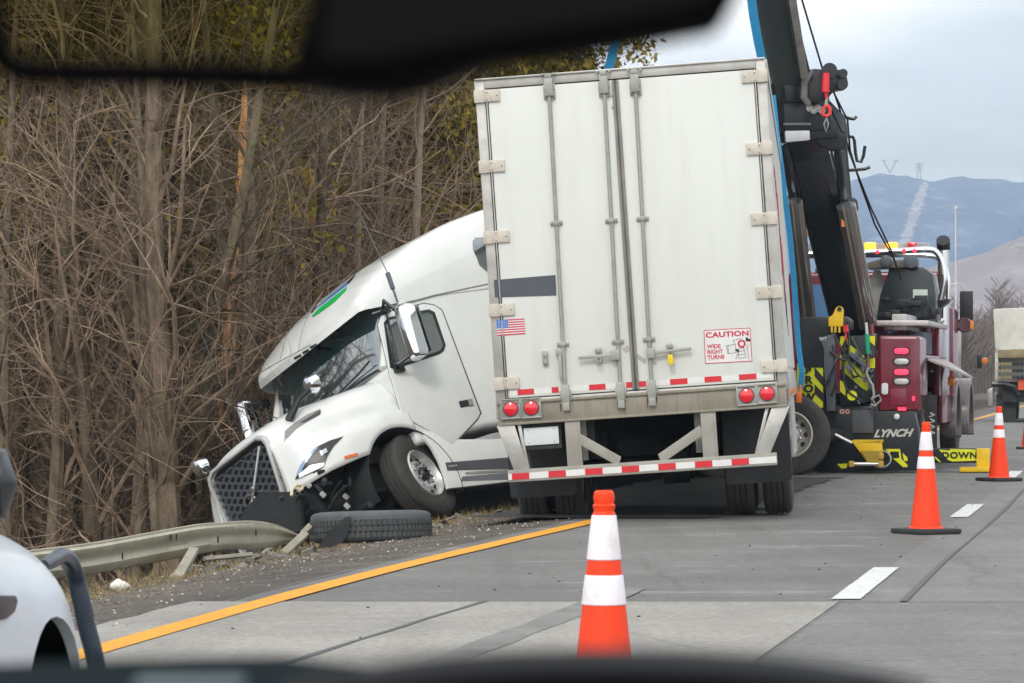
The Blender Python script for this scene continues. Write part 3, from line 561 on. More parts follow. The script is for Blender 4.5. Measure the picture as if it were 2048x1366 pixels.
# ---------------------------------------------------------------- semi trailer
TM = frame((1.232, 31.1, -.075), -R(4.9)) @ Matrix.Rotation(-R(3.9), 4, 'Y')   # x right, y along the trailer, z up
LEN = 15.2
def tp(px, py, y=-.02): p = hit(TM, px, py, 1, y); return p.x, p.z
trailer = thing('semi_trailer', 'long white box trailer leaning left, seen from its closed rear doors', 'trailer', TM)
def build_trailer():
    T = trailer; w = 1.295; zt, zb = 4.10, 1.18
    # box: roof, sides, front
    mb = MB(); mb.bb((-w + .01, .06, zb - .02), (-w + .04, LEN, zt - .03)); mb.bb((w - .04, .06, zb - .02), (w - .01, LEN, zt - .03)); mb.bb((-w + .04, .06, zt - .05), (w - .04, LEN, zt - .02)); mb.bb((-w + .04, LEN - .05, zb), (w - .04, LEN, zt - .05)); mb.bb((-w + .04, .08, zb), (w - .04, LEN - .05, zb + .1))
    for k in range(24): # side posts with rivet bands
        y = .65 + k * .61; mb.bb((w - .01, y, zb + .2), (w + .004, y + .05, zt - .12)); mb.bb((-w - .004, y, zb + .2), (-w + .01, y + .05, zt - .12))
    mb.build('box_body', M_['white'], T)
    mb = MB(); mb.bb((w - .008, .1, zb - .12), (w + .018, LEN, zb + .16)); mb.bb((-w - .018, .1, zb - .12), (-w + .008, LEN, zb + .16)); mb.bb((w - .012, .1, zt - .13), (w + .016, LEN, zt)); mb.bb((-w - .016, .1, zt - .13), (-w + .012, LEN, zt))
    mb.build('rail', M_['alu'], T, bev=.004)
    # rear frame
    mb = MB(); mb.bb((-w, -.03, zb - .02), (-w + .085, .06, zt)); mb.bb((w - .085, -.03, zb - .02), (w, .06, zt)); mb.bb((-w + .085, -.03, zt - .085), (w - .085, .06, zt)); mb.bb((-w + .085, -.026, zb - .015), (w - .085, .06, zb + .055))
    mb.bb((-w + .093, -.045, zb + .06), (-w + .105, -.028, zt - .09)); mb.bb((w - .105, -.045, zb + .06), (w - .093, -.028, zt - .09))
    mb.bb((-w, -.05, zt - .012), (w, -.03, zt + .006))
    mb.build('rear_frame', M_['alu'], T, bev=.008)
    xc = (tp(1253, 500)[0])
    for s, a, b in ((0, -w + .11, xc - .008), (1, xc + .008, w - .11)):
        mb = MB(); mb.bb((a, -.03, zb + .065), (b, .03, zt - .095)); d = mb.build('door', M_['door'], T, bev=.012)
        tag(d, ['left rear door with a charcoal band and flag sticker', 'right rear door with the caution sticker'][s])
        mb = MB(); e = (b if s == 0 else a); mb.bb((e - .022, -.046, zb + .07), (e + .022, -.031, zt - .1)); mb.build('door_seal', mat('grey seal', (.22, .21, .19), .6, var=.2, vs=5, dirt=.5), d, bev=.005)
        mb = MB()
        for zz in (.6, 1.35): mb.bb((a + .02, -.0335, zb + zz), (b - .02, -.0305, zb + zz + .004))
    # hinges
    def hinge(px, py, side):
        x, z = tp(px, py); mb = MB(); h = .115; s = 1 if side == 'L' else -1
        x0 = (-w - .012) if s > 0 else (w + .012); xa = x0 + s * .23
        mb.bb((x0, -.058, z - h / 2), (x0 + s * .085, -.034, z + h / 2)); mb.bb((x0 + s * .085, -.052, z - h / 2 + .004), (xa, -.034, z + h / 2 - .004))
        mb.bb((x0 + s * .079, -.064, z - h / 2), (x0 + s * .092, -.05, z + h / 2)); mb.bb((x0, -.055, z - h / 2), (x0 + s * .012, .09, z + h / 2))
        hg = mb.build('hinge', M_['hinge'], T, bev=.004)
        bo = MB()
        for q in ((.115, .03), (.115, -.035), (.205, 0)): bo.lathe([(.007, 0), (.007, .006), (.003, .009)], 10, Matrix.Translation((x0 + s * q[0], -.052, z + q[1])) @ REAR)
        bo.build('bolt', M_['galv'], hg)
    for p in ((975, 192), (983, 333), (991, 474), (1001, 620), (1012, 767)): hinge(*p, 'L')
    for p in ((1505, 153), (1511, 298), (1518, 438), (1526, 585), (1535, 733)): hinge(*p, 'R')
    # lock rods
    for (a, b, low, idx) in (((1097, 150), (1132, 795), 1, 0), ((1207, 145), (1242, 790), 1, 1), ((1269, 142), (1304, 785), 1, 2)):
        xa, za = tp(*a); xb, zb_ = tp(*b); mb = MB(); mb.tube([(xa, -.062, za + .01), (xb, -.062, zb_ - .02)], .017, 12); rod = mb.build('lock_rod', M_['rod'], T, smooth=True)
        for t in (.46, .835):
            x = xa + (xb - xa) * t; z = za + (zb_ - za) * t; mb = MB(); mb.bb((x - .055, -.045, z - .02), (x + .055, -.03, z + .02)); mb.bb((x - .024, -.088, z - .018), (x + .024, -.045, z + .018))
            for q in (-.042, .042): mb.lathe([(.009, 0), (.009, .008)], 8, Matrix.Translation((x + q, -.045, z)) @ REAR)
            mb.build('rod_bracket', M_['rod'], rod, bev=.003)
        for (t, up) in ((.035, 1), (.985, 0)):
            x = xa + (xb - xa) * t; z = za + (zb_ - za) * t; mb = MB(); mb.bb((x - .036, -.095, z - .09), (x + .036, -.032, z + .07)); mb.bb((x - .052, -.05, z - .115), (x + .052, -.031, z + .02))
            mb.bb((x - .03, -.1, z + (.07 if up else -.16)), (x + .03, -.04, z + (.11 if up else -.09)))
            for q in (-.043, .043):
                for r_ in (-.09, -.03): mb.lathe([(.008, 0), (.008, .007)], 8, Matrix.Translation((x + q, -.05, z + r_)) @ REAR)
            if up:
                for q in (-.055, .055): mb.lathe([(.013, 0), (.013, .02)], 8, Matrix.Translation((x + q, -.052, z + .105)) @ REAR)
            mb.build('cam_keeper', M_['rod'], rod, bev=.006)
    # handles
    for (a, b, hold, pl) in (((1158, 716), (1232, 710), (1198, 710), 0), ((1383, 697), (1302, 707), (1340, 702), 1)):
        xa, za = tp(*a); xb, zb_ = tp(*b); mb = MB(); mb.bar((xa, -.085, za), (xb, -.085, zb_), .016, .03); mb.box((xb, -.075, zb_), (.075, .05, .09)); h = mb.build('door_handle', M_['rod'], T, bev=.004)
        x, z = tp(*hold); mb = MB(); mb.box((x, -.06, z - .01), (.05, .03, .12)); mb.lathe([(.03, 0), (.03, .05), (.012, .055)], 14, Matrix.Translation((x, -.045, z + .045)) @ REAR); mb.tube([(x - .018, -.1, z - .03), (x - .018, -.11, z - .065), (x + .018, -.11, z - .065), (x + .018, -.1, z - .03)], .008, 6); mb.build('handle_catch', M_['galv'], h, bev=.004)
    x, z = tp(1091, 716); mb = MB(); mb.box((x, -.045, z), (.048, .03, .13)); mb.lathe([(.024, 0), (.024, .02), (.008, .02)], 12, Matrix.Translation((x, -.055, z + .03)) @ REAR); mb.tube([(x, -.06, z - .02), (x, -.08, z - .045), (x, -.06, z - .06)], .008, 6); mb.build('handle_catch', M_['galv'], T, bev=.008)
    x, z = tp(1118, 722); mb = MB(); mb.bb((x - .02, -.075, z + .05), (x + .035, -.035, z + .11)); mb.bb((x, -.08, z - .17), (x + .028, -.05, z + .05)); mb.build('rod_handle', M_['rod'], T, bev=.005)
    # padlock
    x, z = tp(1342, 716); pk = MB(); pk.prism([(x - .024, z - .06), (x + .024, z - .06), (x + .026, z + .0), (x + .018, z + .03), (x - .018, z + .03), (x - .026, z)], -.13, -.095, 1)
    o = pk.build('padlock', mat('yellow padlock', (.85, .62, .01), .35), T, bev=.006); sh = MB(); sh.tube([(x - .013, -.112, z + .02), (x - .013, -.112, z + .055), (x, -.112, z + .068), (x + .013, -.112, z + .055), (x + .013, -.112, z + .02)], .006, 8); sh.build('shackle', M_['galv'], o, smooth=True)
    mb = MB()
    for (px, py) in ((1226, 192), (1227, 215)): x, z = tp(px, py); mb.lathe([(.014, 0), (.014, .008), (.006, .012)], 12, Matrix.Translation((x, -.03, z)) @ REAR)
    mb.build('door_bolt', M_['galv'], T)
    # stickers
    def quad(name, pts, m, y=-.0325, th=.0015):
        P = [tp(*p) for p in pts]; mb = MB(); mb.prism(P, y - th, y, 1); return mb.build(name, m, T)
    quad('dark_band_sticker', [(988, 560), (1111, 550), (1113, 591), (990, 595)], M_['decal'])
    P = [tp(993, 640), tp(1049, 637), tp(1051, 668), tp(995, 672)]; a, b, c, d_ = [Vector((p[0], p[1])) for p in P]
    def flagq(u0, u1, v0, v1, y):
        f = lambda u, v: tuple((a.lerp(b, u)).lerp(d_.lerp(c, u), v)); return MB().prism([f(u0, v0), f(u1, v0), f(u1, v1), f(u0, v1)], y - .001, y, 1)
    fl = flagq(0, 1, 0, 1, -.0315).build('flag_sticker', mat('flag white', (.75, .73, .72), .5), T)
    rs = MB()
    for k in range(0, 13, 2): q = flagq(.40 if k < 7 else 0, 1, k / 13, (k + 1) / 13, -.0328); rs.add(q.v, q.f)
    rs.build('red_stripes', M_['redink'], fl); flagq(0, .40, 0, 7 / 13, -.0335).build('blue_canton', M_['flagblue'], fl)
    # star field: rows of little white dots
    mb = MB()
    for r_ in range(5):
        for c_ in range(6):
            u = .03 + .34 * (c_ + .5) / 6; v = .03 + .48 * (r_ + .5) / 5; p = (a.lerp(b, u)).lerp(d_.lerp(c, u), v); mb.lathe([(.0035, 0), (.0035, .0006)], 5, Matrix.Translation((p.x, -.0346, p.y)) @ REAR)
    mb.build('stars', M_['whitetape'], fl)
    # caution sticker
    P = [Vector(tp(*p)) for p in ((1408, 661), (1500, 656), (1504, 722), (1411, 727))]; a, b, c, d_ = P
    f = lambda u, v: (a.lerp(b, u)).lerp(d_.lerp(c, u), v)
    mb = MB(); mb.prism([tuple(p) for p in P], -.033, -.0315, 1); st = mb.build('caution_sticker', mat('sticker white', (.72, .72, .70), .5), T)
    mb = MB()
    for e0, e1 in ((0, 1), (1, 2), (2, 3), (3, 0)):
        u, v = P[e0], P[e1]; mb.bar((u.x, -.0335, u.y), (v.x, -.0335, v.y), .0016, .006)
    mb.build('red_border', M_['redink'], st)
    rot = math.atan2((b - a).y, (b - a).x)
    def stx(s, u, v, size, **k): p = f(u, v); return rear_text('lettering', s, size, M_['redink'], st, p.x, -.0345, p.y, rot, depth=.0008, **k)
    stx('CAUTION', .5, .155, .062, sx=1.32, bold=.0022, font_space=1.05)
    for i, s in enumerate(('WIDE', 'RIGHT', 'TURNS')): stx(s, .05, .50 + i * .165, .050, sx=.95, bold=.0012, align='LEFT')
    # pictogram: truck turning wide past a car
    def pl(pts, th, m, y=-.034):
        mb = MB()
        for p, q in zip(pts, pts[1:]): p_, q_ = f(*p), f(*q); mb.bar((p_.x, y, p_.y), (q_.x, y, q_.y), .0016, th)
        return mb
    ic = MB()
    for pts in ([(.47, .50), (.66, .47), (.67, .72), (.49, .74), (.47, .50)], [(.50, .51), (.51, .73)], [(.66, .47), (.62, .35), (.80, .30)], [(.72, .62), (.84, .58), (.88, .88), (.72, .90), (.72, .62)], [(.74, .70), (.85, .67)], [(.72, .80), (.86, .78)], [(.92, .5), (.93, .95)], [(.66, .92), (.70, .72)]): q = pl(pts, .0035, None); ic.add(q.v, q.f)
    for (u, v, s, ang) in ((.70, .66, .035, .6), (.94, .36, .04, .2), (.92, .30, .02, .2)): p = f(u, v); ic.box((p.x, -.0342, p.y), (s, .0016, s * .55), Matrix.Rotation(ang, 3, 'Y'))
    ic.build('pictogram', M_['ink'], st)
    p = f(.80, .46); MB().lathe([(.020, 0), (.036, 0), (.036, .0012), (.020, .0012)], 22, Matrix.Translation((p.x, -.0335, p.y)) @ REAR, close=True).build('red_ring', M_['redink'], st)
    # scuffed tape by the door seam
    for pts in ([(1245, 697), (1256, 690), (1262, 699), (1252, 706)], [(1263, 702), (1292, 718), (1290, 728), (1262, 708)]): quad('tape_scrap', pts, mat('grey tape', (.40, .39, .36), .5), -.0325)
    # door-bottom reflective tape
    reds = [(1035, 1068, 777), (1103, 1117, 773), (1178, 1211, 769), (1252, 1266, 765), (1278, 1292, 765), (1340, 1375, 760), (1409, 1443, 757), (1478, 1513, 752)]
    z0 = zb + .088; z1 = zb + .138; mb = MB(); mb.bb((-w + .13, -.0325, z0), (xc - .03, -.0315, z1)); mb.bb((xc + .03, -.0325, z0), (w - .13, -.0315, z1)); tp_ = mb.build('reflective_tape', M_['whitetape'], T)
    for x0, x1, py in reds:
        a0, _ = tp(x0, py); a1, _ = tp(x1, py); MB().bb((a0, -.0345, z0), (a1, -.0327, z1)).build('red_block', M_['red'], tp_)
    # sill beam
    mb = MB(); mb.bb((-w + .01, -.055, zb - .165), (w - .01, .12, zb + .035)); mb.bb((-w + .01, -.075, zb + .012), (w - .01, -.055, zb + .04)); mb.bb((-w + .01, -.065, zb - .175), (w - .01, -.05, zb - .152))
    sill = mb.build('sill_beam', M_['sill'], T, bev=.006)
    for (px, py, lit) in ((1021, 818, 0), (1062, 816, 0), (1493, 791, 0), (1534, 787, 0)):
        x, z = tp(px, py, -.1); mb = MB(); mb.bb((x - .09, -.072, z - .09), (x + .09, -.06, z + .09)); mb.bb((x - .088, -.085, z + .078), (x + .088, -.07, z + .09)); mb.bb((x - .088, -.085, z - .09), (x + .088, -.07, z - .078)); mb.bb((x + .078, -.084, z - .078), (x + .09, -.07, z + .078)); mb.bb((x - .09, -.084, z - .078), (x - .078, -.07, z + .078))
        b_ = mb.build('lamp_box', M_['galv'], T, bev=.003); mb = MB(); mb.lathe([(.062, 0), (.062, .012), (.055, .018), (.0, .022)], 28, Matrix.Translation((x, -.07, z)) @ REAR); mb.build('red_lens', M_['redlamp'], b_, smooth=True)
        MB().lathe([(.061, 0), (.068, 0), (.068, .012), (.061, .012)], 28, Matrix.Translation((x, -.0715, z)) @ REAR, close=True).build('rubber_ring', M_['flap'], b_)
    rs_ = mat('rust stain', (.13, .07, .04), .8, var=.4, vs=14); rq = random.Random(6)
    for px in (1132, 1242, 1304):
        for k in range(3):
            x0 = tp(px + rq.uniform(-11, 11), 800)[0]; zt_ = zb - rq.uniform(-.02, .03); h_ = rq.uniform(.04, .12); ww = rq.uniform(.004, .010)
            MB().prism([(x0 - ww, zt_), (x0 + ww, zt_), (x0 + ww * .3, zt_ - h_), (x0 - ww * .5, zt_ - h_ * .9)], -.0575, -.0555, 1).build('rust_run', rs_, sill)
    # underride guard
    zg = .47; g0 = tp(1017, 958)[0]; g1 = tp(1555, 928)[0]; zbar = (tp(1017, 950)[1] + tp(1555, 922)[1]) / 2
    mb = MB(); mb.bb((g0, -.07, zbar - .05), (g1, .03, zbar + .06)); bar = mb.build('guard_bar', M_['guard'], T, bev=.008)
    mb = MB(); mb.bb((g0 + .005, -.0725, zbar - .028), (g1 - .005, -.0705, zbar + .028)); tpb = mb.build('reflective_tape', M_['whitetape'], bar)
    for k in range(7):
        a0 = tp(1024 + k * 73.4, 940)[0]; MB().bb((a0, -.0745, zbar - .028), (a0 + .155, -.0728, zbar + .028)).build('red_block', M_['red'], tpb)
    def post(xt, xb, wd, m=M_['guard'], y=-.02):
        mb = MB(); zt_ = zb - .165; mb.prism([(xt - wd / 2, zt_), (xt + wd / 2, zt_), (xb + wd / 2, zbar + .055), (xb - wd / 2, zbar + .055)], y - .03, y - .01, 1)
        mb.prism([(xt + wd / 2, zt_), (xt + wd / 2 + .02, zt_), (xb + wd / 2 + .02, zbar + .055), (xb + wd / 2, zbar + .055)], y - .03, y + .1, 1); return mb.build('guard_post', m, T, bev=.004)
    x1 = tp(1145, 880)[0]; x2 = tp(1416, 862)[0]; post(x1, x1, .115); post(x2, x2, .115)
    for x_, s in ((x1, 1), (x2, -1)):
        MB().bb((x_ + s * .09 - .03, .12, zbar + .1), (x_ + s * .09 + .03, .2, zb - .17)).build('frame_hanger', M_['guard'], T)
        q = (tp(1240, 925)[0] if s > 0 else tp(1320, 920)[0]); mb = MB(); mb.bar((x_ + s * .055, -.03, zb - .33), (q, -.03, zbar + .07), .02, .085, up=(0, 1, 0)); mb2 = MB()
        d = Vector((q - x_ - s * .055, 0, zbar + .07 - zb + .44)).normalized(); n = Vector((-d.z, 0, d.x)) * .045
        A = Vector((x_ + s * .055, 0, zb - .33)); B = Vector((q, 0, zbar + .07)); mb2.prism([((A + n).x, (A + n).z), ((B + n).x, (B + n).z), ((B - n).x, (B - n).z), ((A - n).x, (A - n).z)], -.045, -.025, 1); mb2.build('diagonal_brace', M_['guard'], T, bev=.003)
    for s in (-1, 1):
        xt = s * (w - .09); xb = (g0 + .12) if s < 0 else (g1 - .12); mb = MB(); zt_ = zb - .17
        mb.prism([(xt - .1, zt_), (xt + .06, zt_), (xb + .065, zbar + .06), (xb - .065, zbar + .06)] if s < 0 else [(xt - .06, zt_), (xt + .1, zt_), (xb + .065, zbar + .06), (xb - .065, zbar + .06)], -.05, -.03, 1)
        mb.prism([((xt - s * .1) - .015, zt_), ((xt - s * .1) + .015, zt_), (xb - s * .06 + .015, zbar + .06), (xb - s * .06 - .015, zbar + .06)], -.03, .28, 1)
        tag(mb.build('guard_gusset', M_['alu'], T, bev=.004), ['scratched left gusset plate', 'dented right gusset plate'][s > 0])
    # licence plate on dark plate
    a0, z0_ = tp(1047, 856, .0); a1, z1_ = tp(1088, 889, .0)
    MB().bb((a0 - .02, .0, z1_ - .04), (a1 + .16, .02, zb - .17)).build('plate_mount', M_['under'], T)
    pl_ = MB().bb((a0, -.012, z1_), (a0 + .31, -.004, z1_ + .155)).build('licence_plate', M_['plate'], T, bev=.003)
    bo = MB()
    for q in ((.04, .02), (.27, .02), (.04, .135), (.27, .135)): bo.lathe([(.006, 0), (.006, .004)], 8, Matrix.Translation((a0 + q[0], -.012, z1_ + q[1])) @ REAR)
    bo.build('bolt', M_['galv'], pl_)
    # running gear
    mb = MB()
    for x_ in (-.5, .5): mb.bb((x_ - .05, .15, zb - .4), (x_ + .05, 6.0, zb - .12))
    for k in range(20): mb.bb((-w + .05, .5 + k * .7, zb - .12), (w - .05, .58 + k * .7, zb - .02))
    for y in (1.55, 2.8):
        mb.tube([(-1.1, y, .53), (1.1, y, .53)], .075, 12); mb.box((-.5, y, .75), (.2, .6, .25)); mb.box((.5, y, .75), (.2, .6, .25)); mb.lathe([(.001, -.12), (.2, -.12), (.2, .12), (.001, .12)], 18, Matrix.Translation((.2, y, .55)) @ Matrix.Rotation(pi / 2, 4, 'Y'))
    mb.bb((-1.25, 5.2, .45), (1.1, 5.25, 1.1)); mb.build('underframe', M_['under'], T)
    for y in (1.55, 2.8):
        for xo in (-1.13, -.79, .79, 1.13): wheel_simple(T, (xo, y, .525), xo > 0)
    for s in (-1, 1):
        xa = s * 1.28; xb = s * .68; a_, b_ = min(xa, xb), max(xa, xb)
        mb = MB(); mb.prism([(a_ + .02, .33), (b_ - .02, .33), (b_, .36), (b_, 1.0), (a_, 1.0), (a_, .36)], .60, .612, 1); tag(mb.build('mud_flap', M_['flap'], T, bev=.003), ['left mud flap under the licence plate', 'right mud flap with rounded corner'][s > 0])
    mb = MB(); mb.prism([(.5, 1.0), (3.2, 1.0), (3.3, .5), (9.3, .42), (9.4, 1.06), (.5, 1.06)], w - .02, w, 0); mb.build('side_skirt', M_['white'], T)
    mb = MB(); mb.prism([(.02, 1.0), (.06, 1.0), (.06, .33), (.02, .33)], w + .06, w + .08, 0)
    # side markings, read from behind as slanted strokes
    rr = random.Random(2)
    for nm, m, y0, z0_, z1_ in (('red_side_marking', M_['redink'], 1.3, 2.95, 3.35), ('red_side_marking', M_['redink'], 3.0, 2.2, 2.9), ('black_side_marking', M_['ink'], 3.8, 2.05, 2.45)):
        mb = MB()
        for k in range(14):
            y = y0 + k * .2; z = rr.uniform(z0_, z0_ + .15) - k * .02; mb.box((w + .003, y, (z + z1_) / 2 - k * .02), (.006, .07, (z1_ - z) * rr.uniform(.4, 1)), Matrix.Rotation(rr.uniform(-.35, .35), 3, 'X'))
        mb.build(nm, m, T)
    for y in (.25, 3.2, 6.5): MB().box((w + .025, y, zb - .05), (.02, .1, .05)).build('marker_lamp', M_['amber'], T, bev=.004)
def tyre_profile(r, wd, ri):
    h = wd / 2; return [(ri, -h * .82), (ri + .03, -h * .95), (r * .82, -h), (r - .035, -h * .93), (r - .008, -h * .80), (r, -h * .66), (r, -h * .42), (r - .012, -h * .40), (r - .012, -h * .34), (r, -h * .32), (r, -h * .05), (r - .012, -h * .03), (r - .012, h * .03), (r, h * .05), (r, h * .32), (r - .012, h * .34), (r - .012, h * .40), (r, h * .42), (r, h * .66), (r - .008, h * .80), (r - .035, h * .93), (r * .82, h), (ri + .03, h * .95), (ri, h * .82)]
def wheel_simple(parent, loc, outer):
    M = Matrix.Translation(loc) @ Matrix.Rotation(pi / 2, 4, 'Y'); t = MB().lathe(tyre_profile(.52, .27, .30), 44, M, close=True).build('wheel', M_['rubber'], parent, smooth=True)
    MB().lathe([(.30, -.1), (.30, .1), (.28, .1), (.22, .0), (.1, .02), (.1, .1), (.001, .1)], 28, M).build('rim', M_['satin'], t, smooth=True)
build_trailer()
# ---------------------------------------------------------------- jackknifed tractor, nose in the ditch
KM = frame((-1.635, 40.035, -.935), R(224.9), R(4.15), R(26.5))   # x forward from the steer axle, y left, z up
tractor = thing('truck_tractor', 'white sleeper cab truck tractor jackknifed nose down off the shoulder beside its trailer', 'truck', KM)
def kp(px, py, axis=1, val=1.2): return hit(KM, px, py, axis, val)
def kxz(px, py, y=1.2): p = kp(px, py, 1, y); return p.x, p.z
def cr(P, t):  # Catmull-Rom through rows of values
    n = len(P) - 1; i = min(int(t), n - 1); u = t - i; g = lambda k: P[max(0, min(n, k))]
    a, b, c, d = g(i - 1), g(i), g(i + 1), g(i + 2)
    return [.5 * (2 * b[k] + (c[k] - a[k]) * u + (2 * a[k] - 5 * b[k] + 4 * c[k] - d[k]) * u * u + (3 * b[k] - a[k] - 3 * c[k] + d[k]) * u ** 3) for k in range(len(b))]
def loft(keys, xs, name, m, parent, zlow=None, npts=26, cap=True, sub=None, thick=0, ylow=None):
    'keys: list of (x, [(y,z)...]) half sections from the centre top outwards; mirrored'
    kx = [k[0] for k in keys]; J = len(keys[0][1]); rows = []
    for x in xs:
        t = 0
        for i in range(len(kx) - 1):
            if (kx[i] - x) * (kx[i + 1] - x) <= 0: t = i + (x - kx[i]) / (kx[i + 1] - kx[i]); break
        sec = [cr([k[1][j] for k in keys], t) for j in range(J)]
        pts = [cr(sec, (J - 1) * s / 120) for s in range(121)]
        if zlow:
            zl = zlow(x); out = [pts[0]]
            for a, b in zip(pts, pts[1:]):
                if b[1] < zl:
                    f = (a[1] - zl) / max(1e-6, a[1] - b[1]); out.append([a[0] + (b[0] - a[0]) * f, zl]); break
                out.append(b)
            pts = out
        Ls = [0]
        for a, b in zip(pts, pts[1:]): Ls.append(Ls[-1] + math.hypot(b[0] - a[0], b[1] - a[1]))
        row = []; i = 0
        for s in range(npts):
            target = Ls[-1] * s / (npts - 1)
            while i < len(Ls) - 2 and Ls[i + 1] < target: i += 1
            f = (target - Ls[i]) / max(1e-9, Ls[i + 1] - Ls[i]); row.append((pts[i][0] + (pts[i + 1][0] - pts[i][0]) * f, pts[i][1] + (pts[i + 1][1] - pts[i][1]) * f))
        rows.append(row)
    mb = MB(); n = 2 * npts - 1
    for x, row in zip(xs, rows):
        full = [(-max(0, y), z) for y, z in row[::-1]][:-1] + [(0 if k == 0 else y, z) for k, (y, z) in enumerate(row)]
        mb.v += [(x, y, z) for y, z in full]
    for i in range(len(xs) - 1):
        for k in range(n - 1): mb.f.append((i * n + k, i * n + k + 1, (i + 1) * n + k + 1, (i + 1) * n + k))
    if cap: mb.f.append(tuple(range(n))); mb.f.append(tuple((len(xs) - 1) * n + k for k in range(n)))
    o = mb.build(name, m, parent, smooth=True, ang=50)
    if thick: s = o.modifiers.new('s', 'SOLIDIFY'); s.thickness = thick; s.offset = -1
    return o
def fr(a, b, n): return [a + (b - a) * i / n for i in range(n + 1)]
def wheel10(parent, M, steer, worn=False):
    'outer face towards +z of M'
    t = MB().lathe(tyre_profile(.53, .29, .30), 60, M, close=True).build('wheel', M_['rubber'], parent, smooth=True)
    mb = MB()
    if steer: prof = [(.30, -.10), (.305, .13), (.29, .145), (.278, .13), (.268, .075), (.255, .05), (.235, .05), (.17, .085), (.155, .09), (.001, .09)]
    else: prof = [(.30, -.12), (.305, .13), (.29, .145), (.275, .13), (.265, .06), (.25, -.05), (.21, -.075), (.16, -.06), (.15, -.06), (.13, .03), (.10, .05), (.001, .05)]
    mb.lathe(prof, 48, M); mb.build('rim', M_['satin'] if steer else mat('aged aluminium rim', (.66, .63, .55), .45, .15, var=.15, vs=6, dirt=.5, dirtcol=(.2, .18, .15)), t, smooth=True, ang=30)
    hh = MB(); zz = .062 if steer else -.068
    for k in range(10):
        a = 2 * pi * k / 10; hh.lathe([(.033, 0), (.033, .012), (.001, .012)], 16, M @ Matrix.Translation((.212 * cos(a), .212 * sin(a), zz - .004 + (0 if steer else .0))) @ Matrix.Rotation(0, 4, 'X'))
    hh.build('hand_hole', M_['black'], t)
    nn = MB()
    for k in range(10):
        a = 2 * pi * (k + .5) / 10; q = .145; b = .085 if steer else -.062
        nn.lathe([(.02, 0), (.02, .03), (.014, .055), (.001, .06)], 8, M @ Matrix.Translation((q * cos(a), q * sin(a), b)))
    nn.build('lug_nut', M_['chrome'], t, smooth=True)
    hb = MB().lathe([(.095, .05), (.095, .11), (.075, .14), (.045, .145), (.04, .125), (.001, .125)] if steer else [(.11, .0), (.11, .10), (.08, .12), (.001, .12)], 24, M); hb.build('hub', M_['black'] if steer else M_['satin'], t, smooth=True)
    return t
